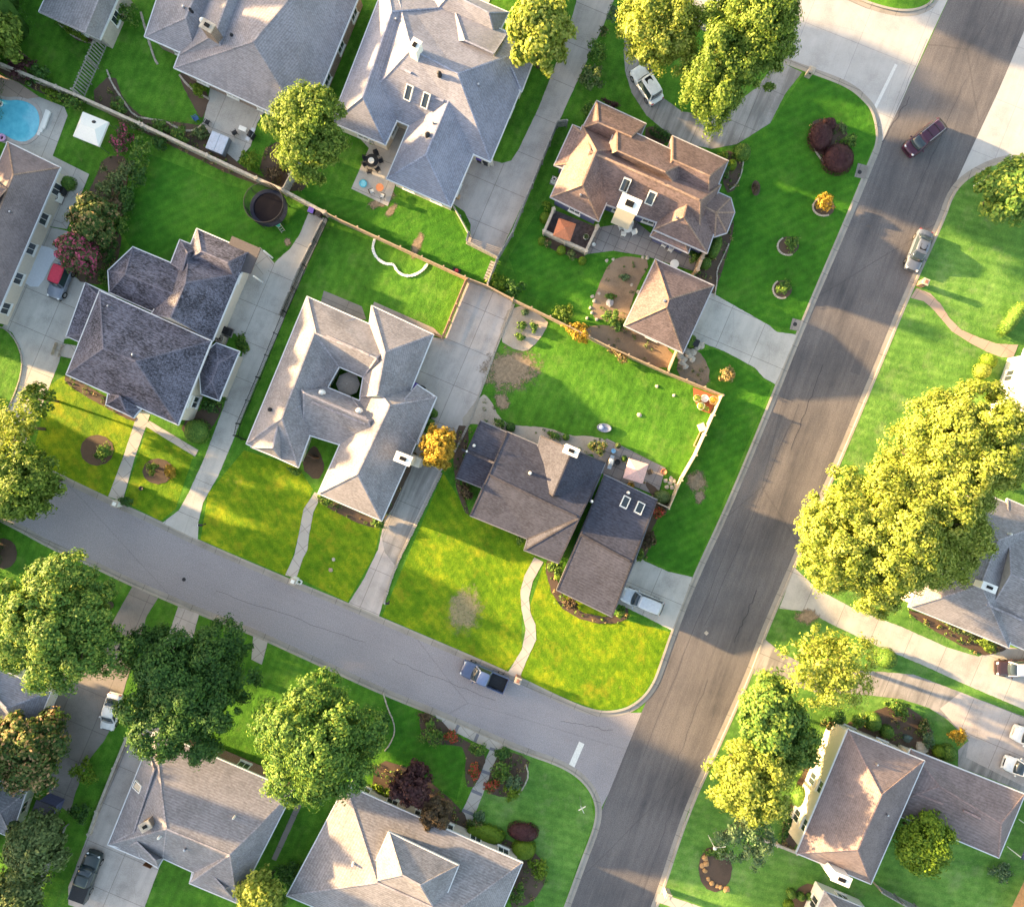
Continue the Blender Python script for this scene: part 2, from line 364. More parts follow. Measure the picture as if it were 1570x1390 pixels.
# lots
A_edge = [(-160,580),(0,680),(87,726),(167,764),(248,801),(304,829),(438,886),(533,925),(581,946),(777,1029),(873,1076),(913,1090),(940,1091),(966,1084),(988,1067),(1003,1045),(1012,1020),(1031,965),(1063,884),(1111,782),(1170,641),(1231,488),(1295,340),(1333,247),(1345,219),(1343,192),(1336,168),(1323,153),(1306,138),(1280,125),(1231,108),(1160,80),(1060,38),(960,0),(880,-35)]
lot('lawn', A_edge + [(880,-700),(-700,-700),(-700,300)], M['grass'])
kerb(A_edge)
B_edge = [(-160,720),(13,802),(76,838),(140,866),(204,897),(245,914),(306,940),(390,972),(492,1019),(592,1065),(672,1096),(773,1141),(812,1156),(847,1168),(873,1180),(894,1196),(908,1215),(915,1236),(914,1256),(907,1280),(894,1313),(868,1385),(820,1510)]
lot('lawn', B_edge + [(820,2100),(-700,2100),(-700,500)], M['grass']); kerb(B_edge[::-1])
C_edge = [(960,1500),(1008,1390),(1054,1246),(1099,1150),(1152,1032),(1172,973),(1218,868),(1295,689),(1348,562),(1392,455),(1445,340),(1458,302),(1474,280),(1496,265),(1522,252),(1560,243),(1620,262),(1800,330)]
lot('lawn', C_edge + [(2300,500),(2300,2100),(960,2100)], M['grass_light']); kerb(C_edge[::-1])
D_edge = [(1260,-70),(1300,-10),(1315,0),(1358,14),(1386,18),(1410,15),(1430,4),(1445,-30),(1480,-110)]
D_edge = [(1250,-35),(1315,0),(1358,14),(1386,18),(1410,15),(1430,4),(1448,-40),(1480,-110)]
lot('lawn', D_edge + [(1700,-700),(1100,-700)], M['grass']); kerb(D_edge)
# individual lawns with their own grass; yellow ones carry sunlight in the colour
GY = M['grass_sun_yellow']; GD = M['grass_deep']; GL_ = M['grass_light']
sheet('lawn', [(1120,235),(1185,185),(1233,112),(1280,129),(1306,142),(1332,166),(1341,195),(1340,222),(1328,247),(1288,349),(1222,505),(1185,500),(1095,455),(1085,395),(1125,330)], L(1), GD)
sheet('lawn', [(780,395),(840,300),(845,370),(925,395),(960,395),(905,470),(880,480),(800,450)], L(1), GD)
sheet('lawn', [(840,500),(930,535),(1020,578),(1098,606),(1055,700),(1022,715),(930,675),(870,655),(780,640),(740,600),(760,545),(800,540)], L(1), M['grass'])
sheet('lawn', [(1020,775),(1110,600),(1040,545),(1095,535),(1183,592),(1060,884),(985,855)], L(1), GD)
sheet('lawn', [(78,590),(102,574),(160,605),(214,640),(168,762),(92,727),(50,700)], L(1), GY)
sheet('lawn', [(230,645),(300,690),(270,780),(247,798),(190,768)], L(1), GY)
sheet('lawn', [(375,690),(457,716),(480,750),(440,882),(308,827),(320,755)], L(1), GY)
sheet('lawn', [(489,760),(585,800),(600,720),(585,800),(575,850),(533,922),(455,884)], L(1), GY)
sheet('lawn', [(680,725),(720,790),(808,828),(826,858),(800,920),(800,1000),(777,1027),(586,944)], L(1), GY)
sheet('lawn', [(835,860),(860,905),(940,945),(1027,968),(1008,1030),(985,1064),(962,1081),(938,1087),(913,1086),(870,1070),(796,1040),(815,990),(812,930)], L(1), GY)
sheet('lawn', [(510,338),(600,380),(712,430),(680,518),(570,470),(555,487),(472,452),(455,440)], L(1), M['grass'])
sheet('lawn', [(185,350),(225,235),(350,285),(440,305),(475,330),(450,380),(420,400),(300,350),(265,400),(200,378)], L(1), GD)
sheet('lawn', [(455,290),(600,320),(690,318),(716,370),(760,398),(748,440),(600,378),(510,335)], L(1), GD)
sheet('lawn', [(170,110),(225,40),(275,110),(320,150),(305,190),(225,180),(185,150)], L(1), M['grass'])
sheet('lawn', [(595,1068),(672,1098),(720,1140),(700,1225),(600,1165)], L(1), GD)
sheet('lawn', [(770,1143),(812,1159),(870,1181),(905,1216),(911,1256),(890,1313),(862,1390),(820,1390),(800,1300),(720,1250)], L(1), M['grass_light'])
# driveways, paths, patios
C1 = M['conc']; CP = M['conc_pink']; CO = M['conc_old']
def dr(pts, m=None, n=2, name='driveway', smooth=0): return sheet(name, ragged(pts, .28, len(pts)), L(n), m or C1, smooth)
dr([(18,480),(62,345),(105,355),(130,432),(128,515),(100,520),(92,555),(78,590),(58,640),(30,700),(-60,660),(8,640),(28,600),(35,570),(33,535),(20,510),(5,502)])
dr([(473,328),(503,336),(440,480),(398,578),(372,640),(358,675),(335,730),(312,770),(305,800),(304,827),(250,801),(275,782),(290,755),(315,700),(345,620),(352,590),(372,545),(374,530),(362,512),(345,505),(342,470),(368,425),(400,425),(425,400),(445,382),(460,360)])
dr([(718,430),(787,462),(737,600),(722,648),(677,722),(605,868),(581,944),(535,924),(558,887),(580,842),(592,785),(640,682),(668,628),(630,592),(655,515),(682,520)], CP)
sheet('driveway', [(604,770),(637,694),(673,722),(640,790),(606,866),(590,846),(585,820)], L(3), CO)
dr([(890,-20),(874,38),(849,107),(826,166),(795,230),(784,247),(770,251),(724,238),(715,262),(693,312),(712,325),(722,345),(721,362),(714,374),(762,397),(787,345),(854,194),(882,132),(925,40),(950,-20)], CP)
dr([(960,20),(956,80),(958,110),(968,143),(991,178),(1024,206),(1055,222),(1091,229),(1129,222),(1180,190),(1203,145),(1229,112),(1192,94),(1160,135),(1120,165),(1085,178),(1045,172),(1015,150),(1000,110),(1005,60),(1010,22)], M['conc_old'])
dr([(1075,440),(1180,500),(1190,509),(1221,513),(1188,589),(1170,579),(1157,564),(1109,538),(1060,520)], C1)
dr([(935,945),(975,850),(989,860),(1025,876),(1061,884),(1030,966),(990,945),(948,925)], M['conc'])
dr([(1218,870),(1252,902),(1313,935),(1381,960),(1450,991),(1499,1006),(1532,988),(1620,1005),(1640,1120),(1570,1087),(1476,1047),(1417,1020),(1345,990),(1272,955),(1239,937),(1194,932)])
dr([(1171,978),(1200,1002),(1250,1024),(1340,1028),(1400,1033),(1440,1048),(1570,1098),(1640,1125),(1640,1260),(1570,1214),(1527,1196),(1468,1174),(1468,1148),(1484,1134),(1463,1113),(1449,1100),(1423,1084),(1383,1071),(1335,1065),(1250,1060),(1154,1032)], CO)
sheet('driveway', [(1440,1085),(1472,1060),(1570,1100),(1620,1130),(1620,1230),(1540,1190),(1480,1160),(1484,1134)], L(3), M['conc_pink'])
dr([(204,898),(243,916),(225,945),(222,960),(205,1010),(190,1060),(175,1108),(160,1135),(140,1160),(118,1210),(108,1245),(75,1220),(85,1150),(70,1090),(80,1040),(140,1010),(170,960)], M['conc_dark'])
dr([(274,929),(306,941),(285,1020),(250,1110),(226,1150),(166,1294),(250,1315),(224,1385),(215,1420),(106,1385),(106,1358),(150,1240),(197,1129),(240,1030)], CP)
# footpaths
PA = M['path']
def fp(pts, n=3, m=None, smooth=0): return sheet('path', ragged(pts, .22, len(pts)), L(n), m or PA, smooth)
fp([(213,630),(231,636),(208,700),(189,768),(167,761),(190,700)], 2)
fp([(222,652),(230,645),(305,690),(300,700)], 3)
fp([(483,754),(489,757),(488,770),(481,785),(474,822),(472,842),(465,855),(455,886),(438,881),(452,850),(460,812),(466,780)])
fp([(819,854),(833,861),(817,890),(811,915),(813,938),(821,957),(822,980),(808,1010),(796,1040),(778,1031),(800,995),(806,965),(799,930),(798,905),(804,882)])
fp([(1404,442),(1425,450),(1440,465),(1455,488),(1473,506),(1501,518),(1527,527),(1560,529),(1552,548),(1534,548),(1511,539),(1486,526),(1458,508),(1443,490),(1427,472),(1415,462),(1395,457)], 3, M['path_red'])
fp([(668,1095),(775,1142),(765,1150),(739,1220),(720,1267),(700,1262),(713,1233),(751,1148),(704,1124),(672,1110)])
tone = plain('grey_brick_band', (.16,.16,.19), .8)
for a, b in (((700,1111),(704,1123)),((733,1124),(728,1136)),((751,1146),(764,1150)),((738,1180),(754,1186)),((723,1210),(739,1217)),((709,1240),(726,1247))):
    d = Vector((b[0]-a[0], b[1]-a[1])).normalized(); n_ = Vector((-d.y, d.x))*2.4
    if a[0] == 700: a = (703,1110); b = (697,1124); d = Vector((b[0]-a[0], b[1]-a[1])).normalized(); n_ = Vector((-d.y, d.x))*2.4
    sheet('path', [(a[0]-n_.x,a[1]-n_.y),(b[0]-n_.x,b[1]-n_.y),(b[0]+n_.x,b[1]+n_.y),(a[0]+n_.x,a[1]+n_.y)], L(4), tone)
fp([(1008,1368),(1020,1370),(1110,1400),(1100,1412),(1004,1380)], 3)
fp([(389,974),(411,984),(402,1018),(386,1010)])
fp([(740,-40),(752,0),(742,26),(722,24),(730,-5)])
fp([(455,1230),(463,1233),(424,1318),(417,1315)], 2, M['conc_dark'])
def patio(pts, m=None, n=4): return sheet('patio', pts, L(n), m or C1)
patio([(535,195),(568,222),(592,228),(606,180),(626,190),(600,270),(608,280),(595,317),(539,290),(566,228)], M['conc'])
patio([(325,128),(410,166),(395,190),(385,225),(368,245),(360,252),(343,240),(312,190)])
sheet('patio', [(343,205),(362,205),(372,225),(360,251),(346,247)], L(3), M['path'])
patio([(0,160),(62,150),(100,165),(105,178),(82,240),(138,268),(104,352),(60,345),(75,290),(92,257),(14,222),(-60,200),(-60,140)], M['conc'])
sheet('patio', [(-60,90),(0,115),(30,128),(62,150),(52,163),(30,158),(-60,170)], L(3), M['path_red'])
sheet('patio', [(91,262),(122,275),(92,340),(60,340),(75,300)], L(3), M['mulch'])
patio([(497,446),(555,470),(562,490),(540,490),(492,465)], M['conc_dark'])
patio([(574,463),(665,503),(682,520),(664,514),(570,475)], M['conc_dark'])
patio([(388,380),(400,380),(412,392),(422,405),(398,428),(378,425)], M['path'])
patio([(913,350),(975,340),(1005,365),(1060,385),(1075,420),(1005,398),(990,393),(940,385),(900,390)], M['flag'])
sheet('deck', [(848,322),(918,350),(898,388),(834,360)], L(3), M['deck'])
patio([(930,672),(1020,717),(1008,760),(925,728),(905,690)], M['flag'])
patio([(1378,1092),(1400,1110),(1412,1145),(1380,1142),(1352,1120),(1362,1098)], concrete_mat('slate_pavers', (.13,.13,.17), 1.3, .7, .4, .4), 6)
patio([(126,265),(138,268),(104,352),(93,350)], M['path'], 4)
# catch basins and covers
for (x, y, s_) in ((1320,262,11),(1219,497,9)):
    sheet('pavement', [(x-s_,y+s_*.9),(x-s_*.5,y-s_),(x+s_,y-s_*.6),(x+s_*.5,y+s_*1.2)], L(2), M['conc_dark'])
# beds, soil, gravel
def bed(pts, m=None, n=5, smooth=1): return sheet('planting_bed', chaikin(ragged(chaikin(pts, smooth), .55, len(pts)+int(pts[0][0])), 1), L(n), m or M['mulch'])
def bare(x, y, rx, ry, m, seed, amt=1.0):
    c = P(x, y, L(5)+seed*.0004); n = 24; v = [(rx*S*1.25*math.cos(k*math.tau/n), ry*S*1.25*math.sin(k*math.tau/n)) for k in range(n)]
    mm, nt, b = newmat('thin_grass_soil'); b.inputs['Roughness'].default_value = .9; out = nt.nodes['Material Output']
    tc = coords(nt); nz = noise(nt, .9, 6, .78, coords(nt, seed*1.7)); fin = noise(nt, 6, 4, .8, tc)
    g = nt.nodes.new('ShaderNodeTexGradient'); g.gradient_type = 'SPHERICAL'
    mp = nt.nodes.new('ShaderNodeMapping'); mp.inputs['Scale'].default_value = (1/(rx*S*1.25), 1/(ry*S*1.25), 1); t_ = nt.nodes.new('ShaderNodeTexCoord')
    nt.links.new(t_.outputs['Object'], mp.inputs[0]); nt.links.new(mp.outputs[0], g.inputs[0])
    f = math_(nt, 'ADD', math_(nt, 'MULTIPLY', g.outputs[1], .55), math_(nt, 'ADD', math_(nt, 'MULTIPLY', nz, 1.05), math_(nt, 'MULTIPLY', fin, .35)))
    al = ramp(nt, f, [(.80, (0,0,0)), (1.08, (amt,)*3)]); tr = nt.nodes.new('ShaderNodeBsdfTransparent'); mx = nt.nodes.new('ShaderNodeMixShader')
    nt.links.new(ramp(nt, noise(nt, 2.5, 4, .7, tc), [(.35, sc_(m, .65)), (.65, sc_(m, 1.25))]), b.inputs['Base Color'])
    nt.links.new(al, mx.inputs[0]); nt.links.new(tr.outputs[0], mx.inputs[1]); nt.links.new(b.outputs[0], mx.inputs[2]); nt.links.new(mx.outputs[0], out.inputs[0])
    o = MB().flat(v, 0).build('bare_ground', mm, fix=False); o.location = c; o.rotation_euler = (0,0,.4*seed); tag(o, kind='structure')
bed([(783,462),(842,490),(836,508),(816,534),(796,540),(762,520)], M['gravel'])
bed([(738,602),(752,612),(765,640),(782,652),(840,655),(872,668),(900,668),(932,673),(925,700),(840,685),(778,665),(735,648),(700,655)], M['gravel'])
bare(783, 567, 34, 46, (.24,.18,.12), 4)
bare(770, 615, 14, 12, (.24,.18,.12), 5)
bed([(935,400),(962,392),(1000,400),(975,440),(958,500),(925,492),(905,485),(912,450)], M['soil'])
bed([(905,498),(960,500),(1040,540),(1020,572),(940,535),(890,510)], M['soil'])
bed([(1042,540),(1060,532),(1078,545),(1090,575),(1075,600),(1035,575)], M['soil'])
bare(712, 935, 36, 28, (.33,.27,.18), 3, .6)
bed([(1240,190),(1262,180),(1300,200),(1300,235),(1268,262),(1248,235)], M['mulch'])
for (x, y, rx, ry) in ((1208,377,17,14),(1199,444,15,14),(1262,318,17,15),(1158,289,7,12),(6,848,22,24),(243,722,24,20),(1096,1330,26,36),(150,690,26,24)):
    bed([(x+rx*math.cos(t), y+ry*math.sin(t)) for t in [k*math.pi/6 for k in range(12)]], M['mulch'], 3, 0)
bed([(325,142),(312,185),(305,178),(275,122),(280,108)], M['mulch'])
bed([(135,150),(175,110),(190,155),(225,185),(275,188),(315,195),(360,250),(420,280),(385,285),(225,205),(180,185)], M['mulch'])
bed([(200,240),(195,300),(180,340),(190,375),(165,440),(110,430),(100,370),(145,280),(160,240)], M['mulch'])
bed([(410,215),(470,230),(480,270),(460,300),(395,275)], M['mulch'])
bed([(640,1090),(672,1098),(700,1128),(750,1150),(730,1205),(712,1205),(715,1145),(690,1140),(650,1140)], M['mulch'])
bed([(768,1148),(812,1160),(808,1185),(800,1210),(780,1222),(745,1215),(752,1180)], M['mulch'])
bed([(575,1160),(640,1180),(710,1240),(720,1265),(790,1290),(830,1310),(840,1345),(815,1385),(775,1390),(800,1320),(570,1218)], M['mulch'])
bed([(1105,228),(1140,240),(1130,290),(1110,300)], M['mulch'])
bed([(1085,390),(1110,350),(1130,335),(1100,440),(1090,455),(1060,420)], M['mulch'])
bed([(990,190),(1030,207),(1060,228),(1100,240),(1110,246),(1030,215),(1012,225),(988,215)], M['mulch'])
bed([(1335,1090),(1380,1075),(1430,1110),(1425,1150),(1460,1175),(1440,1175),(1300,1118),(1290,1110)], M['mulch'])
bed([(1290,1100),(1300,1118),(1220,1310),(1190,1290),(1225,1180)], M['mulch'])
bed([(1205,1385),(1230,1350),(1262,1358),(1258,1400),(1200,1400)], M['mulch'])
bed([(725,655),(700,735),(722,790),(712,785),(695,735),(697,650)], M['mulch'])
bed([(832,858),(856,862),(854,900),(880,935),(938,948),(965,925),(960,955),(900,955),(850,925)], M['mulch'])
bed([(490,690),(480,680),(460,715),(487,740),(500,716)], M['mulch'])
bed([(488,758),(585,800),(588,790),(635,690),(640,700),(592,800),(570,812),(490,772)], M['mulch'])
bed([(102,572),(163,608),(214,640),(206,648),(150,618),(100,588)], M['mulch'])
bed([(272,650),(330,615),(345,620),(325,660),(300,680)], M['mulch'])
bed([(0,102),(130,160),(120,168),(30,128),(0,112)], M['mulch'])
bed([(92,26),(110,45),(150,62),(140,70),(110,60)], M['mulch'])
bed([(833,360),(898,390),(893,402),(828,375)], M['mulch'])
bed([(1390,930),(1546,992),(1530,1000),(1500,1005),(1395,945)], M['mulch'])
bed([(985,735),(1005,745),(1030,780),(1000,800),(990,860),(975,850),(1005,770)], M['mulch'])
# shallow dappled bare patches on the corner lawn and the yard
bare(1068, 738, 18, 16, (.24,.18,.12), 6)
bare(1073, 762, 8, 12, (.24,.18,.12), 7)
bare(1238, 945, 20, 12, (.24,.18,.12), 8)
bare(585, 308, 22, 10, (.24,.18,.12), 9)
bare(600, 322, 14, 6, (.24,.18,.12), 10)
bare(640, 375, 20, 8, (.24,.18,.12), 11)
bare(441, 372, 7, 6, (.24,.18,.12), 12)
bare(1078, 580, 14, 10, (.24,.18,.12), 13)

sheet('road', [(1324,519),(1334,523),(1318,575),(1303,570)], .016, asphalt_mat('asphalt_patch', (.092,.088,.098), (.065,.062,.072), -ROADDIR, .5))
for a, b, wd in (((1262,560),(1212,690),1.0),((1352,217),(1395,150),1.1),((1160,905),(1125,985),1.2),((1420,60),(1300,345),.5),((1130,800),(985,1160),.5),((1480,120),(1390,330),.6),((1225,620),(1080,960),.5),((1050,1180),(985,1370),.5),((600,1010),(760,1075),.5),((330,905),(560,985),.5),((860,1105),(940,1120),.6),((1085,1040),(1030,1190),.6)):
    r = random.Random(int(a[0])); pts = [(a[0]+(b[0]-a[0])*k/14+r.uniform(-1.6,1.6), a[1]+(b[1]-a[1])*k/14+r.uniform(-1.6,1.6)) for k in range(15)]
    q = pxy(pts); l_ = offset_line(q, .03*wd); r_ = offset_line(q, -.03*wd); m = MB(); n = len(q)
    m.add([(*p, 0.0165) for p in l_]+[(*p, 0.0165) for p in r_], [(i, i+1, n+i+1, n+i) for i in range(n-1)]); tag(m.build('tar_seam', plain('tar', (.045,.042,.05), .6), fix=False), kind='structure')
# ---------------------------------------------------------------- houses
def shifted(m, loc):
    m.v = [(v[0]-loc[0], v[1]-loc[1], v[2]-loc[2]) for v in m.v]; return m
WF = plain('window_frame', (.72,.72,.70), .5, 0, .03); GLS = glass(); FASC = plain('gutter_paint', (.60,.61,.64), .45, 0, .05)
GAR = plain('garage_door_paint', (.62,.58,.52), .6, 0, .05); DOORM = plain('door_paint', (.16,.07,.04), .5, 0, .1)
def house(label, wings, roofm, wallm, capm=None, chimneys=(), skylights=(), vents=(), garage=(), door=(), fascia=FASC, group=None, fl=None, win=True, cat='house'):
    base = Vector((0,0,0)); polys = []
    for w_ in wings: polys.append([P(x, y, w_[2]) for x, y in w_[0]])
    allp = [p for q in polys for p in q]
    base = sum(allp, Vector())/len(allp); base.z = LOT
    t = thing('house', label, cat, base, group)
    roof, fasc, cap, wall, gab = MB(), MB(), MB(), MB(), MB()
    wins = []
    inner = [offset_poly([p.to_2d() for p in q], .45) for q in polys]
    for wi, w_ in enumerate(wings):
        ze, zr = w_[2], w_[3]; q = polys[wi]; n = len(q); jig = wi*.004
        q = [Vector((p.x, p.y, ze+jig)) for p in q]
        rd = [P(x, y, zr) for x, y in w_[1]]
        rd = [Vector((p.x, p.y, zr+jig)) for p in rd]
        near = [min(range(len(rd)), key=lambda k: (rd[k].to_2d()-p.to_2d()).length) for p in q]
        A = sum(q[i].x*q[(i+1)%n].y-q[(i+1)%n].x*q[i].y for i in range(n)); sg = 1 if A > 0 else -1
        for i in range(n):
            j = (i+1) % n; a, b = q[i], q[j]; ra, rb = rd[near[i]], rd[near[j]]
            def emit(tri):
                nn = (tri[1]-tri[0]).cross(tri[2]-tri[0]).normalized()
                (gab if abs(nn.z) < .25 else roof).add(tri, [(0,1,2)])
            if near[i] == near[j]: emit([a, b, ra])
            else:
                # planar-ish quad: split so that the roof plane stays flat along the eave
                (roof if True else gab).add([a, b, rb, ra], [(0,1,2,3)])
            # fascia / gutter
            e = (b-a).to_2d().normalized(); nn = Vector((e.y, -e.x))*sg*.09
            o1 = Vector((a.x, a.y)); o2 = Vector((b.x, b.y)); x1 = o1+nn-e*.05; x2 = o2+nn+e*.05
            z1 = ze+.035+jig; z0 = ze-.17+jig
            fasc.add([(o1.x-nn.x*.3,o1.y-nn.y*.3,z1),(o2.x-nn.x*.3,o2.y-nn.y*.3,z1),(x2.x,x2.y,z1),(x1.x,x1.y,z1),(o1.x-nn.x*.3,o1.y-nn.y*.3,z0),(o2.x-nn.x*.3,o2.y-nn.y*.3,z0),(x2.x,x2.y,z0),(x1.x,x1.y,z0)],
                     [(0,1,2,3),(3,2,6,7),(7,6,5,4),(0,3,7,4),(1,5,6,2)])
        tri = tessellate_polygon([[Vector((p.x,p.y,0)) for p in q]])
        fasc.add([(p.x, p.y, ze-.165+jig) for p in q], tri)     # soffit
        segs = [(q[i], rd[near[i]]) for i in range(n)]
        if len(rd) > 1: segs.append((rd[0], rd[1]))
        for a, b in segs:
            if (b-a).length > .3 and not (abs(a.z-b.z) > .1 and (a.to_2d()-b.to_2d()).length < .2):
                cap.bar(a + Vector((0,0,.01)), b + Vector((0,0,.01)), .17, .04)
        ip = inner[wi]
        wall.prism([(p.x, p.y) for p in ip], 0.0, ze-.14+jig)
        if win and ze > 2.5:
            for i in range(len(ip)):
                a = ip[i]; b = ip[(i+1)%len(ip)]; Lg = (b-a).length; e = (b-a).normalized(); nn = Vector((e.y,-e.x))*sg
                k = int(Lg//3.4)
                for s_ in range(k):
                    c = a + e*(Lg*(s_+.5)/k)
                    if any(j != wi and inside(c+nn*.3, inner[j]) for j in range(len(inner))): continue
                    if abs(c.x) > 62 or abs(c.y) > 55: continue
                    if any((P(gx, gy, 1).to_2d()-c).length < 3.2 for gx, gy, *_ in list(garage)+list(door)): continue
                    wins.append((c, e, nn, 1.55))
                    if ze > 4.2: wins.append((c, e, nn, 3.75))
    def part(mb, nm, mt, par=t, sm=False):
        return shifted(mb, base).build(nm, mt, par, sm) if mb.v else None
    part(wall, 'wall', wallm)
    r = part(roof, 'roof', roofm)
    part(fasc, 'fascia', fascia); part(cap, 'ridge_cap', capm or roofm); part(gab, 'gable_wall', wallm)
    wins = wins[:16]
    for c, e, nn, zc in wins:
        ww, hh = 1.3, 1.25; m = MB()
        ang = math.atan2(e.y, e.x); cc = Vector((c.x, c.y, zc)) + Vector((nn.x, nn.y, 0))*.05
        E = Vector((e.x, e.y, 0)); Z = Vector((0,0,1)); N3 = Vector((nn.x, nn.y, 0))
        for s_ in (-1, 1):
            m.box(cc + E*s_*ww/2, (.09,.12,hh+.09), ang); m.box(cc + Z*s_*hh/2, (ww-.09,.12,.09), ang)
        m.box(cc, (.05,.08,hh-.1), ang); m.box(cc - Z*(hh/2+.09) + N3*.05, (ww+.25,.22,.08), ang)
        f = part(m, 'window', WF); p = MB().box(cc - N3*.01, (ww-.1,.03,hh-.1), ang); o = shifted(p, base).build('pane', GLS, f)
    for (x, y, tx, ty, wd) in garage:      # point on the wall line, direction pointing outward
        c = P(x, y, 1.1); d = Vector((tx, -ty, 0)).normalized(); ang = math.atan2(d.y, d.x) + math.pi/2; m = MB()
        for k in range(4): m.box((c.x, c.y, .4+k*.53), (wd, .06, .51), ang)
        part(m, 'garage_door', GAR)
    for (x, y, tx, ty) in door:
        c = P(x, y, 1.1); d = Vector((tx, -ty, 0)).normalized(); ang = math.atan2(d.y, d.x) + math.pi/2
        f = part(MB().box((c.x,c.y,1.14), (.95,.07,2.0), ang), 'door', DOORM)
        hd = c + Vector((math.cos(ang), math.sin(ang), 0))*.35 + d*.06
        shifted(MB().box((hd.x,hd.y,1.1), (.12,.05,.05), ang), base).build('handle', M['steel'], f)
    from mathutils.bvhtree import BVHTree
    bv = BVHTree.FromPolygons([Vector(v)+base for v in roof.v], [tuple(f) for f in roof.f])
    def hit(x, y, zd):
        o_ = Vector((0,0,H)); d_ = (P(x, y, 0)-o_).normalized(); r = bv.ray_cast(o_, d_)
        if r[0] is None: return P(x, y, zd), Vector((0,0,1))
        nn = r[1] if r[1].z > 0 else -r[1]; return r[0], nn
    for (x, y, zb, zt, sx, sy, rot, mt, *rest) in chimneys:
        c = P(x, y, zt); a = R_(-rot); m = MB().box((c.x, c.y, (zb+zt)/2), (sx, sy, zt-zb), a)
        if rest and rest[0] == 'shoulder':
            m.box((c.x, c.y, 1.4+.1), (sx*1.7, sy*1.15, 2.8), a)
        f = part(m, 'chimney', mt)
        k = MB().box((c.x, c.y, zt+.05), (sx+.16, sy+.16, .12), a); shifted(k, base).build('chimney_cap', M['white'] if mt in (M['cream'], M['white']) else M['stone'], f)
        k = MB().box((c.x, c.y, zt+.16), (sx*.42, sy*.42, .12), a); shifted(k, base).build('flue', M['black'], f)
    for (x, y, z, sx, sy, rot, tilt) in skylights:
        c, nn = hit(x, y, z); c = c + nn*.1; m = MB(); X_ = Vector((-nn.y, nn.x, 0)).normalized() if nn.to_2d().length > .05 else Vector((1,0,0)); mt = Matrix((X_, nn.cross(X_), nn)).transposed()
        def bx(cc, d, mb):
            vs = [c + mt @ (Vector(cc) + Vector((i*d[0]/2, j*d[1]/2, k*d[2]/2))) for i in (-1,1) for j in (-1,1) for k in (-1,1)]
            mb.add(vs, [(0,1,3,2),(4,6,7,5),(0,4,5,1),(2,3,7,6),(0,2,6,4),(1,5,7,3)])
        for i in (-1, 1): bx((i*sx/2,0,0), (.1,sy+.1,.3), m); bx((0,i*sy/2,0), (sx-.1,.1,.3), m)
        f = part(m, 'skylight', WF); p = MB(); bx((0,0,.08), (sx-.1,sy-.1,.04), p); shifted(p, base).build('pane', GLS, f)
    for (x, y, z, rr, kind) in vents:
        c, nn = hit(x, y, z); z = c.z
        if kind == 'pipe': part(MB().lathe((c.x,c.y,z-.3), [(rr,0),(rr,.7),(rr*.6,.72)], 10), 'vent_pipe', M['steel'], sm=False)
        elif kind == 'white': part(MB().lathe((c.x,c.y,z-.2), [(rr*1.3,0),(rr*1.3,.2),(rr,.3),(rr,.5),(rr*1.2,.55),(rr*.8,.75),(.02,.8)], 14), 'roof_vent', M['white'], sm=True)
        elif kind == 'dark': part(MB().lathe((c.x,c.y,z-.2), [(rr*1.3,0),(rr*1.3,.2),(rr,.3),(rr,.5),(rr*1.2,.55),(rr*.8,.75),(.02,.8)], 14), 'roof_vent', M['dark'], sm=True)
    for (x1, y1, x2, y2, z) in (fl or ()):    # long low ridge vents
        part(MB().bar(hit(x1,y1,z)[0]+Vector((0,0,.03)), hit(x2,y2,z)[0]+Vector((0,0,.03)), .24, .10), 'ridge_vent', capm or roofm)
    return t, base
RM = dict(
 slate=shingle_mat('shingles_slate', (.098,.096,.128), var=.65), lav=shingle_mat('shingles_grey', (.228,.218,.236), var=.24),
 lav2=shingle_mat('shingles_blue_grey', (.225,.232,.29), var=.2), taupe=shingle_mat('shingles_taupe', (.245,.235,.265), var=.2),
 char=shingle_mat('shingles_charcoal', (.056,.059,.084), var=.28), brown=shingle_mat('shingles_brown', (.165,.122,.122), var=.3),
 rust=shingle_mat('shingles_rust', (.17,.12,.125), var=.3), mauve=shingle_mat('shingles_mauve', (.19,.155,.16), var=.22),
 mauve2=shingle_mat('shingles_mauve_dark', (.115,.09,.105), var=.2), grey=shingle_mat('shingles_mid_grey', (.215,.21,.235), var=.22))
CAP = dict(lav=shingle_mat('cap_grey', (.29,.27,.295)), lav2=shingle_mat('cap_blue', (.27,.285,.37)), slate=shingle_mat('cap_slate', (.14,.135,.175)),
 brown=shingle_mat('cap_brown', (.27,.19,.15)), char=shingle_mat('cap_char', (.05,.048,.06)), mauve=shingle_mat('cap_mauve', (.24,.18,.18)))
# house A : dark slate roof, left
house('Rambling house under a mottled dark slate purple shingle roof, by the long left driveway', [
 ([(153,446),(324,523),(273,651),(102,574)], [(158,534),(208,554)], 4.3, 7.2),
 ([(131,434),(176,455),(146,535),(102,515)], [(158,462),(134,512)], 2.8, 4.1),
 ([(204,379),(283,412),(262,490),(168,448),(166,415)], [(192,420),(268,452)], 3.0, 4.8),
 ([(290,388),(368,420),(326,522),(232,482)], [(284,434),(262,486)], 3.2, 6.0),
 ([(302,351),(383,386),(364,435),(282,402)], [(308,385),(350,403)], 3.0, 4.6),
 ([(276,368),(306,380),(288,428),(262,404)], [(287,388),(280,415)], 3.0, 4.3),
 ([(332,526),(367,539),(336,614),(309,604),(306,569),(316,540)], [(335,557),(325,585)], 2.9, 3.7),
 ([(166,604),(216,627),(205,640),(163,620)], [(184,607),(192,628)], 4.15, 5.0)],
 RM['slate'], M['wallcream'], CAP['slate'], vents=[(206,544,7.3,.12,'pipe'),(168,470,4.0,.1,'pipe')], door=[(220,628,-.4,.9)],
 fl=[(206,542,222,549,6.9)])
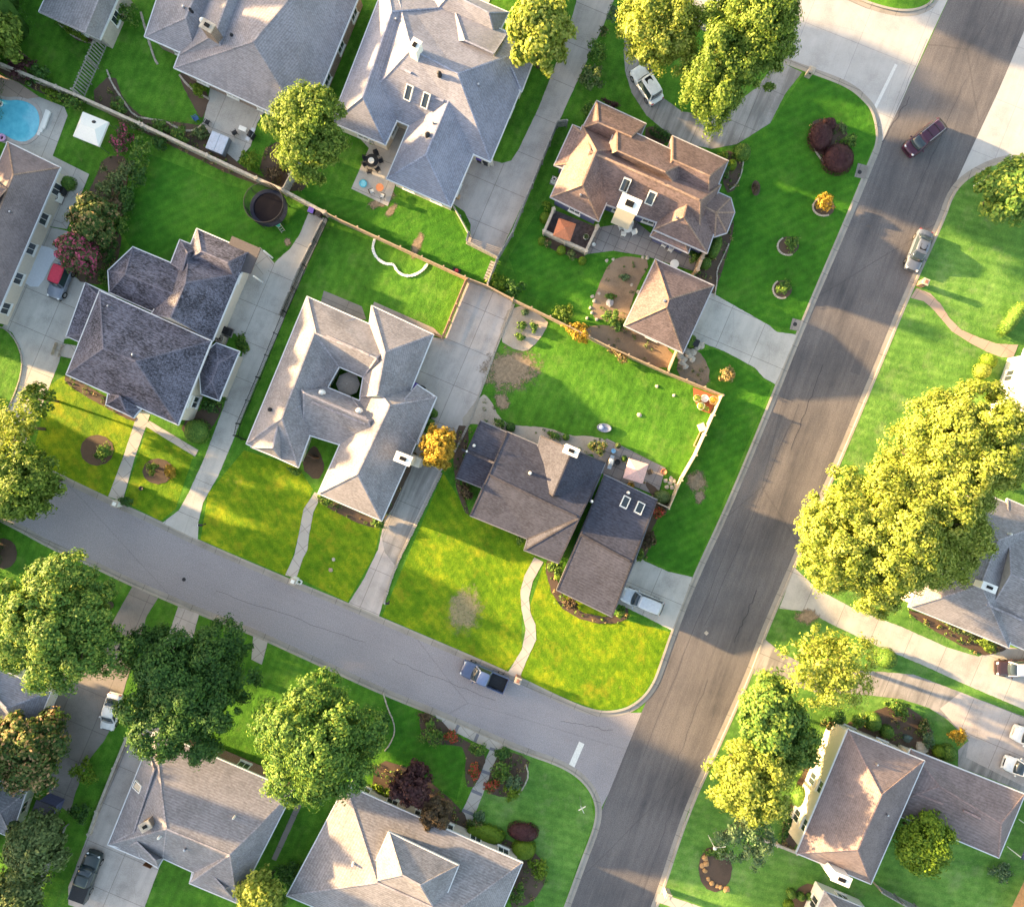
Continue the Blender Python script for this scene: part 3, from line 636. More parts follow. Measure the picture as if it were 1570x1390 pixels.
# patio cover behind it
t = thing('patio_cover', 'Dark charcoal flat patio cover at the back corner of the slate roofed house', 'patio cover', P(368,392,.2))
m = MB(); q = [P(x,y,3.1) for x, y in ((356,362),(400,381),(384,420),(337,408))]; m.prism([p.to_2d() for p in q], 3.0, 3.16)
shifted(m, t.location).build('roof', plain('dark_sheet_roof', (.07,.06,.065), .7), t)
for p in q:
    c = p.to_2d()*.99; shifted(MB().box((c.x,c.y,1.5), (.14,.14,3.0)), t.location).build('post', M['white'], t)
# house B : grey courtyard house
house('Large pale grey shingle roofed house built around a small open courtyard', [
 ([(471,455),(612,517),(590,572),(557,578),(520,562),(447,532)], [(484,511),(577,549)], 2.9, 5.2),
 ([(471,455),(545,488),(520,562),(502,594),(457,716),(378,680)], [(481,512),(432,640)], 2.9, 5.2),
 ([(440,570),(502,594),(538,609),(602,636),(580,700),(465,664)], [(466,602),(565,645)], 2.9, 5.1),
 ([(570,469),(664,513),(620,622),(552,608),(557,578),(560,545)], [(590,540),(578,605)], 2.9, 5.2),
 ([(669,609),(585,798),(488,756),(566,580)], [(597,622),(548,726)], 2.9, 5.5),
 ([(640,590),(669,609),(640,680),(590,660)], [(620,612),(612,650)], 2.85, 4.3),
 ([(410,640),(450,655),(432,704),(385,685)], [(426,650),(418,686)], 2.8, 4.6)],
 RM['lav'], M['wallgreen'], CAP['lav'], chimneys=[(618,703,0,6.4,1.7,.95,22,M['cream'],'shoulder')],
 vents=[(494,602,4.2,.28,'white'),(551,630,4.4,.28,'white'),(415,628,3.8,.2,'dark')],
 fl=[(500,515,566,544,5.1),(480,607,562,642,5.0),(478,616,560,650,4.8)], door=[(480,700,-.4,.9)])
# house C : charcoal corner house
house('Long charcoal shingle roofed corner house with a separate gabled garage wing', [
 ([(737,645),(784,666),(750,752),(700,732)], [(717,690),(766,710)], 2.7, 3.9),
 ([(778,662),(922,724),(856,863),(804,843),(809,826),(721,790)], [(750,727),(888,794)], 2.9, 5.6),
 ([(829,668),(928,710),(905,765),(812,728)], [(877,690),(848,760)], 2.95, 5.4),
 ([(927,728),(1007,766),(972,862),(938,945),(854,904)], [(891,818),(969,861)], 2.8, 4.9)],
 RM['char'], M['wallblue'], CAP['char'], chimneys=[(876,691,2,6.3,1.5,.85,23,M['white'])],
 skylights=[(958,770,3.8,.75,1.25,22,-25),(980,779,3.8,.75,1.25,22,-25)],
 vents=[(727,683,3.7,.14,'white'),(716,692,3.7,.12,'white'),(813,725,4.6,.14,'white'),(907,768,3.9,.14,'white'),(963,755,3.4,.14,'white')],
 fl=[(708,689,758,710,3.95),(752,730,884,792,5.65),(892,820,966,860,4.95)], garage=[(957,885,.92,.4,4.6)], door=[(822,846,-.4,.9)], fascia=plain('dark_gutter', (.16,.16,.18), .5))
# house T3 : brown roofed house
house('Brown and rust shingle roofed house with many gables beside the curved drive', [
 ([(915,155),(990,190),(972,232),(893,196)], [(917,188),(968,210)], 3.0, 4.6),
 ([(878,192),(908,204),(880,265),(850,253)], [(893,205),(876,250)], 2.9, 3.4),
 ([(893,193),(965,228),(918,339),(844,302)], [(914,231),(893,283)], 3.1, 6.2),
 ([(900,198),(1105,284),(1072,364),(925,312),(890,275)], [(905,232),(1074,308)], 3.0, 6.0),
 ([(946,191),(1062,245),(1042,290),(927,240)], [(946,231),(1020,264)], 3.9, 6.1),
 ([(1031,209),(1116,247),(1084,325),(1000,288)], [(1031,245),(1088,270)], 3.0, 5.3),
 ([(1078,285),(1120,304),(1126,326),(1114,357),(1096,363),(1060,350)], [(1082,318),(1098,326)], 2.9, 4.5),
 ([(1034,284),(1108,318),(1084,388),(1002,352)], [(1056,302),(1048,332)], 3.0, 5.2),
 ([(1003,350),(1060,374),(1055,388),(997,362)], [(1008,355),(1050,374)], 2.5, 2.8)],
 RM['brown'], M['wallblue'], CAP['brown'], chimneys=[(965,313,2,7.0,2.1,1.5,23,M['cream'])],
 skylights=[(959,283,4.6,.8,1.4,22,-28),(998,303,4.4,.8,1.4,22,-28)],
 vents=[(890,300,4.6,.12,'pipe'),(1036,335,4.1,.12,'pipe')], door=[(995,222,.4,-.9)],
 fl=[(905,233,1018,282,6.0),(1022,284,1072,307,6.05)], fascia=plain('grey_gutter', (.42,.42,.46), .5))
RM['grage'] = shingle_mat('shingles_mauve_grey', (.125,.10,.108), var=.3)
house('Square hip roofed brown garage facing the concrete drive', [
 ([(1005,398),(1094,438),(1047,541),(957,499)], [(1025,459),(1022,470)], 2.8, 5.1)],
 RM['grage'], M['brickbrown'], CAP['brown'], vents=[(1018,462,4.9,.14,'pipe')], garage=[(1066,492,.92,.4,4.8)], cat='garage', fascia=plain('grey_gutter', (.42,.42,.46), .5))
# house T2
house('Blue grey shingle roofed house with two skylights between the tall yellow trees', [
 ([(592,-30),(690,12),(591,222),(508,187)], [(600,18),(556,148)], 3.0, 5.2),
 ([(604,-26),(826,70),(752,248),(552,160)], [(630,75),(702,113)], 3.0, 7.0),
 ([(645,150),(745,192),(691,317),(593,274)], [(687,155),(653,237)], 3.0, 5.2),
 ([(696,14),(778,50),(757,100),(674,62)], [(712,62),(757,82)], 3.0, 5.4),
 ([(664,-30),(780,20),(760,60),(664,20)], [(690,-10),(750,20)], 2.9, 4.2),
 ([(775,48),(818,92),(800,140),(755,120)], [(775,92),(785,105)], 3.05, 4.2)],
 RM['lav2'], M['wallcream'], CAP['lav2'], chimneys=[(636,70,3,8.2,1.2,.9,-60,M['white'])],
 skylights=[(627,142,4.7,.7,1.5,22,-28),(653,154,4.7,.7,1.5,22,-28)],
 vents=[(674,115,6.2,.2,'dark'),(656,208,4.6,.24,'dark'),(608,32,5.4,.12,'pipe'),(664,190,4.6,.12,'pipe'),(734,132,5.4,.12,'pipe')],
 fl=[(612,104,630,112,6.0),(668,150,680,155,5.5)], garage=[(740,243,-.4,.9,2.6)])
# house T1
house('Broad lavender grey shingle roofed house with a brown brick chimney behind the hot tub patio', [
 ([(267,104),(468,196),(556,-20),(350,-112)], [(388,64),(448,-8)], 3.0, 6.6),
 ([(222,56),(302,92),(350,-30),(262,-66)], [(284,28),(305,-20)], 3.0, 4.9),
 ([(275,84),(360,118),(420,-40),(330,-70)], [(330,52),(352,-10)], 3.02, 5.8)],
 RM['taupe'], M['brickbrown'], CAP['lav'], chimneys=[(318,40,3,7.2,1.3,.9,30,M['brickbrown'])],
 vents=[(312,34,5.4,.25,'white'),(283,13,4.9,.14,'pipe'),(294,18,4.9,.14,'dark'),(357,57,5.8,.16,'dark'),(500,16,4.2,.1,'pipe')])
house('Small grey roofed house cut by the top edge at the upper left', [
 ([(60,18),(153,60),(190,-25),(98,-66)], [(130,50),(165,-35)], 3.0, 5.0)], RM['grey'], M['brickpale'], CAP['lav'])
# left brown house by the pool
house('Brown shingle roofed house beside the round swimming pool', [
 ([(12,218),(92,257),(-12,500),(-95,465)], [(20,268),(-35,405)], 2.8, 5.3),
 ([(-60,250),(20,285),(-10,360),(-90,330)], [(10,290),(-40,345)], 2.75, 5.6)], RM['mauve'], M['wallcream'], CAP['brown'], vents=[(18,326,4.4,.12,'pipe')])
# lower left
house('Blue grey roofed house half hidden under the large green tree at lower left', [
 ([(-70,995),(78,1060),(45,1140),(-105,1075)], [(-40,1035),(10,1085)], 3.0, 4.6)], RM['lav2'], M['wallwhite'], CAP['lav2'])
house('Pale roofed garden house behind the silvery shrub at lower left', [
 ([(-60,1172),(40,1214),(17,1283),(-82,1240)], [(-40,1210),(0,1246)], 2.8, 3.8)], RM['grey'], M['wallgreen'], CAP['lav'], cat='outbuilding')
house('Grey hipped house with a front skylight beside the driveway of the dark pickup', [
 ([(236,1120),(450,1212),(363,1383),(291,1353),(298,1337),(250,1315),(166,1294)], [(255,1270),(352,1310)], 3.0, 6.2),
 ([(226,1146),(262,1160),(215,1315),(166,1294)], [(236,1180),(205,1275)], 2.95, 4.4),
 ([(201,1278),(250,1315),(242,1329),(192,1300)], [(210,1290),(238,1318)], 2.9, 4.2),
 ([(300,1318),(372,1350),(363,1383),(291,1353)], [(320,1335),(345,1362)], 2.92, 4.2)],
 RM['grey'], M['brickred'], CAP['lav'], chimneys=[(223,1266,3,6.0,1.1,.8,-30,M['brickbrown'])],
 skylights=[(213,1205,3.9,.8,1.2,-70,20)], vents=[(246,1281,5.6,.14,'white'),(360,1251,5.0,.1,'white'),(285,1300,5.0,.14,'pipe')], door=[(232,1320,-.4,.9)])
house('Wide grey roofed house with a raised upper roof at the bottom centre', [
 ([(530,1203),(801,1322),(728,1494),(440,1372)], [(578,1352),(690,1402)], 2.9, 5.6),
 ([(596,1275),(703,1326),(672,1402),(562,1352)], [(616,1340),(645,1356)], 4.9, 7.0)],
 RM['lav'], M['brickpale'], CAP['lav'], vents=[(542,1322,4.0,.12,'white')])
# right side
house('Two storey house with a mauve shingle roof and white chimney at lower right', [
 ([(1300,1118),(1417,1166),(1335,1354),(1221,1307)], [(1351,1219),(1315,1301)], 4.8, 7.6),
 ([(1396,1148),(1571,1217),(1531,1314),(1350,1238)], [(1440,1205),(1535,1262)], 2.9, 4.1)],
 RM['mauve'], M['cream'], CAP['mauve'], chimneys=[(1290,1347,0,6.8,1.9,.9,23,M['white'])],
 fl=[(1405,1216,1446,1232,3.95),(1477,1242,1503,1254,4.05)], vents=[(1343,1170,5.6,.1,'pipe'),(1359,1247,6.0,.1,'pipe')])
house('Lavender grey house with a flat white roof box partly under the huge yellow tree', [
 ([(1472,740),(1610,800),(1546,992),(1394,930)], [(1531,828),(1504,897)], 3.0, 6.0),
 ([(1545,765),(1720,840),(1650,1030),(1500,965)], [(1550,880),(1650,925)], 2.95, 6.3)],
 RM['lav'], M['brickpale'], CAP['lav'], chimneys=[(1516,900,4,6.9,1.5,.7,22,M['white'])], vents=[(1546,818,5.2,.12,'white')], fl=[(1512,926,1570,952,5.5)])
house('White walled house with a pale roof at the right edge behind round golden bushes', [
 ([(1572,535),(1700,590),(1650,720),(1524,668)], [(1600,602),(1583,655)], 3.2, 5.6)], RM['taupe'], M['wallwhite'], CAP['lav'])
house('Pale stucco house with a grey roof cut by the bottom edge at lower right', [
 ([(1264,1366),(1345,1400),(1300,1500),(1220,1466)], [(1290,1400),(1275,1460)], 3.0, 4.8)], RM['grey'], M['wallwhite'], CAP['lav'])
# unseen houses added outside the frame to throw the long evening shadows
for i, (x, y, hh) in enumerate(((-190,330,6.2),(-230,560,6.0),(-200,110,6.4),(-260,860,6.0),(-250,1120,6.2))):
    house('Unseen grey roofed house added outside the left edge to cast shade', [
     ([(x-90,y-60),(x+80,y+10),(x+40,y+100),(x-130,y+30)], [(x-50,y+5),(x,y+28)], 3.0, hh)], RM['grey'], M['brickpale'], CAP['lav'], group='added shade houses beyond the left edge', win=False)
# ---------------------------------------------------------------- foliage
def rand_unit(rs, n):
    v = rs.normal(size=(n,3)); return v/np.linalg.norm(v, axis=1)[:,None]
def leaves_mesh(name, C, N, size, rs, mat, parent=None):
    """quads (bent leaf sprays) centred at C with normals N"""
    n = len(C); a = np.cross(N, rand_unit(rs, n)); a /= np.linalg.norm(a, axis=1)[:,None]+1e-9; b = np.cross(N, a)
    s = (size*rs.uniform(.6,1.35,n))[:,None]
    v = np.empty((n,4,3)); v[:,0] = C-a*s; v[:,1] = C-b*s*.55+N*s*.16; v[:,2] = C+a*s; v[:,3] = C+b*s*.55+N*s*.16
    me = bpy.data.meshes.new(name); me.vertices.add(n*4); me.loops.add(n*4); me.polygons.add(n)
    me.vertices.foreach_set('co', v.reshape(-1).astype(np.float32)); me.loops.foreach_set('vertex_index', np.arange(n*4, dtype=np.int32))
    me.polygons.foreach_set('loop_start', np.arange(0, n*4, 4, dtype=np.int32)); me.polygons.foreach_set('loop_total', np.full(n, 4, dtype=np.int32))
    me.update(calc_edges=True); me.materials.append(mat)
    o = bpy.data.objects.new(name, me); COL.objects.link(o)
    if parent: o.parent = parent
    return o
def crown_points(rs, R, Rz, nl, dens, cl=.75, lf=.3, flat=.0):
    """lobes -> clumps -> leaves, all relative to crown centre"""
    lob = []
    for k in range(nl):
        az = 2.399*k + rs.uniform(-.3,.3); zz = 1-1.45*(k+.5)/nl; rr = math.sqrt(max(.04, 1-min(1, zz*zz)))
        d = rs.uniform(.50,.86 if nl < 17 else .93); lob.append((np.array([math.cos(az)*rr*R*d, math.sin(az)*rr*R*d, zz*Rz*min(d,.74)]), R*rs.uniform(.20,.40)*(1.15 if d < .7 else .85)))
    lob.append((np.array([0,0,Rz*.15]), R*.52))
    C = []; Nn = []
    for c, r in lob:
        nc = int(max(6, dens*4*math.pi*r*r*.62))
        u = rand_unit(rs, nc); u[:,2] = np.where(u[:,2] < -.35, -u[:,2], u[:,2])
        q = c + u*np.array([1,1,.8])*r*rs.uniform(.80,1.12,nc)[:,None]
        deep = np.zeros(nc, bool)
        for c2, r2 in lob:
            if c2 is c: continue
            deep |= (np.linalg.norm((q-c2)/np.array([1,1,.8]), axis=1) < r2*.78)
        C.append(q[~deep]); Nn.append(u[~deep])
    return np.concatenate(C), np.concatenate(Nn), lob
def fill(rs, C, N, per, cl, lift=.55):
    n = len(C); idx = np.repeat(np.arange(n), per); k = len(idx); sc2 = rs.uniform(.55,1.25,n)[idx][:,None]
    off = rand_unit(rs, k); off += N[idx]*.35
    P_ = C[idx] + off*cl*sc2*rs.uniform(.35,1.0,k)[:,None]*np.array([1,1,.75])
    nn = off + N[idx]*lift + rand_unit(rs, k)*.7 + np.array([0,0,.25]); nn /= np.linalg.norm(nn, axis=1)[:,None]
    return P_, nn
def trunk_mb(rs, base_z, zc, R, lob, lean=(0,0), rad=.3):
    m = MB(); top = Vector((0,0,zc-R*.15))
    m.tube([(0,0,base_z),(lean[0]*.3+rs.uniform(-.1,.1),lean[1]*.3,base_z+(zc-base_z)*.35),(0,0,zc-R*.35),top], [rad*1.35,rad,rad*.75,rad*.4], 9)
    for c, r in lob[:9]:
        s_ = Vector((0,0,base_z+(zc-base_z)*rs.uniform(.45,.8))); e = Vector((c[0],c[1],zc+c[2]))
        mid = s_.lerp(e,.5)+Vector((0,0,-.3)); m.tube([s_, mid, e, e+ (e-s_)*.12], [rad*.45,rad*.32,rad*.16,rad*.05], 6)
    return m
def tree(label, x, y, rpx, hgt, leaf, seed, name='broadleaf_tree', nl=13, dens=1.7, per=96, cl=.76, lf=.152, stretch=(1,1,0), zf=.62, group=None, cat='tree', inner=True):
    """x,y,rpx : crown centre and radius as seen; hgt tree height"""
    rs = np.random.RandomState(seed); zc = hgt*zf; R = rpx*S*(H-zc-1)/H; Rz = min(R*.95, (hgt-zc))
    p = P(x, y, zc); t = thing(name, label, cat, (p.x, p.y, LOT), group)
    C, N, lob = crown_points(rs, R*.93, Rz, nl, dens)
    P_, nn = fill(rs, C, N, per, cl)
    sx, sy, rot = stretch; ca, sa = math.cos(R_(-rot)), math.sin(R_(-rot))
    def st(A):
        B = A.copy(); u = A[:,0]*sx; v = A[:,1]*sy; B[:,0] = u*ca-v*sa; B[:,1] = u*sa+v*ca; return B
    P_ = st(P_)+np.array([0,0,zc-LOT]); 
    lob2 = [(st(c[None])[0], r) for c, r in lob]
    if inner:                                     # darker twigs and leaves inside
        k = int(len(P_)*.12); q = rand_unit(rs, k)*(rs.uniform(.1,.72,k)**.5)[:,None]*np.array([R*.75,R*.75,Rz*.8]); q = st(q)+np.array([0,0,zc-LOT])
        P_ = np.concatenate([P_, q]); nn = np.concatenate([nn, rand_unit(rs, k)])
        sz = np.concatenate([np.full(len(P_)-k, lf), np.full(k, lf*2.2)])
    else: sz = np.full(len(P_), lf)
    leaves_mesh('crown', P_, nn, sz, rs, LM[leaf] if isinstance(leaf, str) else leaf, t)
    trunk_mb(rs, 0.0, zc-LOT, R, lob2, rad=max(.12, R*.045)).build('trunk', M['bark'], t, True)
    return t
# photographed trees (crown centre, radius in pixels, height in metres)
tree('Round tree lit yellow on its left half, overlapping two roofs near the hot tub', 472, 205, 70, 11, 'yelgreen', 1, dens=1.7)
tree('Bright yellow green tree standing at the roof corner beside the upper driveway', 828, 54, 56, 10, 'yellow', 2, lf=.24)
tree('Yellow tree overhanging the parked white open jeep at the top', 1015, 52, 68, 12, 'yellow', 3)
tree('Tall two toned tree with a pointed lower tip over the curved drive', 1145, 55, 82, 15, 'yelgreen', 4, nl=15)
tree('Pointed yellow green tree hanging down over the curved driveway', 1098, 120, 68, 13, 'yelgreen', 5, stretch=(.75,1.3,8))
tree('Feathery green tree at the right edge beside the concrete street mouth', 1545, 292, 48, 7, 'mid', 6, lf=.22)
tree('Upper part of the huge yellow trees, crown beside the white walled house', 1466, 692, 108, 15, 'yellow', 7, nl=22, dens=1.4)
tree('Huge bright yellow tree overhanging the kerb of the dark road', 1335, 825, 112, 15, 'yellow', 8, nl=24, dens=1.3, stretch=(1.08,.95,0))
tree('Yellow tree between the huge crown and the lavender grey house', 1412, 792, 100, 13.5, 'yellow', 9, nl=19)
tree('Lacy yellow tree on the verge between two driveways on the right', 1268, 1020, 76, 10, 'yellow', 10, nl=12, dens=.95, per=34)
tree('Dark green cedar beside the road at lower right', 1178, 1098, 58, 8, 'mid', 11, lf=.2)
tree('Yellow topped tree overhanging the right kerb at lower right', 1148, 1197, 70, 10, 'yellow', 12, dens=1.1)
tree('Thin blue green pine below the yellow topped tree at lower right', 1145, 1275, 52, 7, 'blue', 13, name='pine_tree', dens=.7, per=50, lf=.16, nl=9, inner=False)
tree('Soft blue green cedar between the yellow trees and the mauve roofed house', 1215, 1140, 42, 7, 'mid', 14, name='cedar_tree', dens=1.0, lf=.15)
tree('Light green tree growing against the low mauve roof wing', 1417, 1290, 46, 6.5, 'lime', 15, dens=2.0, lf=.16)
tree('Broad mid green tree at the left edge below the street', 95, 955, 112, 14, 'mid', 16, nl=19, dens=1.4)
tree('Largest dark green tree covering the driveway at lower left', 285, 1050, 114, 10.5, 'dark', 17, nl=17, dens=1.45)
tree('Round green tree lit yellow on its left flank above the wide grey house', 490, 1128, 106, 14.5, 'green', 18, nl=16, dens=1.6)
tree('Green tree overhanging the left end of the street', 36, 738, 66, 10, 'yelgreen', 19, stretch=(1.15,.9,20))
tree('Sparse yellow tree at the left edge above the street end', 22, 655, 46, 8, 'yellow', 20, dens=.6, per=34)
tree('Small golden tree beside the narrow driveway and charcoal roof', 673, 685, 32, 6, 'gold', 21, lf=.16, cl=.5, dens=3)
tree('Pink blossoming crepe myrtle at the left edge behind the white car', 48, 1150, 62, 7, 'orange', 22, name='crepe_myrtle', dens=1.6, lf=.2)
tree('Silvery green tree beside the small dark shed at lower left', 62, 1290, 50, 6.5, 'pale', 23, dens=1.8, lf=.2)
tree('Pale silvery shrubby tree in the bottom left corner', 30, 1375, 42, 5.5, 'pale', 24, dens=1.8, lf=.2)
tree('Small yellow tree cut by the bottom edge beside the grey hipped house', 400, 1370, 34, 7, 'yellow', 25, dens=2, lf=.2)
tree('Orange tipped crepe myrtle in the hedge row below the white canopy', 145, 338, 38, 5.5, 'orange', 26, name='crepe_myrtle', dens=2.2, lf=.18, cl=.5)
tree('Bright pink crepe myrtle beside the red and grey jeep', 125, 388, 34, 5, 'pink', 27, name='crepe_myrtle', dens=2.8, lf=.18, cl=.5)
tree('Yellow green tree cut by the left edge in the top corner', 0, 55, 34, 7, 'yelgreen', 28, dens=1.5, lf=.22)
tree('Thin yellow tree beside the left driveway and the slate roofed house', 62, 612, 28, 5, 'yelgreen', 29, dens=1.2, per=24, lf=.18, cl=.5, inner=False)
tree('Dark burgundy leaved tree next to the wide grey roof', 632, 1203, 33, 5, 'burgundy', 30, dens=2.4, lf=.18, cl=.5)
tree('Brownish leaved small tree at the roof edge below the burgundy one', 670, 1245, 26, 4.5, 'brown', 31, dens=2.4, lf=.16, cl=.45)
# unseen trees added outside the frame to cast shade : (distance across the sun's path, radius, height, x) in ground pixels
for i, (v_, r, h, gx) in enumerate(((735,72,13,-110),(835,50,8,-120),(-10,60,11,-150),(95,55,11,-130),(215,60,10,-200),(330,60,13,-140),(430,60,14,-150),(505,40,13,-140),(-325,40,14,640),(-310,34,9,850),(-462,50,15,900),(-110,70,13,-100),(1100,60,13,-110),(1180,50,12,-120),(620,12,5,-150))):
    gy = (v_+.326*gx)/.946; k_ = H/(H-h*.62)
    tree('Unseen green tree added outside the edges to cast shade', 785+(gx-785)*k_, 695+(gy-695)*k_, r*1.08, h, 'green', 50+i, group='added shade trees beyond the edges', nl=11, dens=1.0, per=30, lf=.5, cl=1.1)
def bush(label, x, y, rpx, hgt, leaf, seed, name='shrub', trimmed=False, rx=1, ry=1, rot=0, group=None, cat='shrub', parent=None):
    rs = np.random.RandomState(seed+500); R = rpx*S; p = P(x, y, hgt*.6); ca, sa = math.cos(R_(-rot)), math.sin(R_(-rot))
    if trimmed:
        n = int(420*R*R*rx*ry)+350; u = rand_unit(rs, n); u[:,2] = np.abs(u[:,2])
        # flattened dome: superellipsoid
        q = np.sign(u)*np.abs(u)**.8; q = u*.3+q*.7
        C = q*np.array([R*rx, R*ry, hgt])*rs.uniform(.95,1.03,n)[:,None]; N = u+rand_unit(rs, n)*.45; N /= np.linalg.norm(N, axis=1)[:,None]; s_ = .085
    else:
        nl = 6 if R > .8 else 4; C0, N0, lob = crown_points(rs, R*.85, R*.8, nl, 7/max(.5,R), cl=.3)
        C, N = fill(rs, C0, N0, 16 if R > .7 else 10, .22+.12*R); C[:,2] = np.maximum(.03, (C[:,2]/max(R*.8,.1)*.5+.5)*hgt); s_ = .11+.02*R; C = C*np.array([rx,ry,1])
    A = C.copy(); A[:,0] = C[:,0]*ca-C[:,1]*sa; A[:,1] = C[:,0]*sa+C[:,1]*ca
    o = leaves_mesh(name, A, N, s_, rs, LM[leaf]); o.location = (p.x, p.y, LOT)
    tag(o, label, cat, group)
    if trimmed:
        core = MB().lathe((0,0,0), [(R*.55,0),(R*.9,hgt*.2),(R*.9,hgt*.55),(R*.66,hgt*.83),(R*.2,hgt*.93),(.02,hgt*.94)], 16, rx, ry)
        c = core.build('branches', LM[leaf], o, True); c.rotation_euler = (0,0,R_(-rot))
    return o
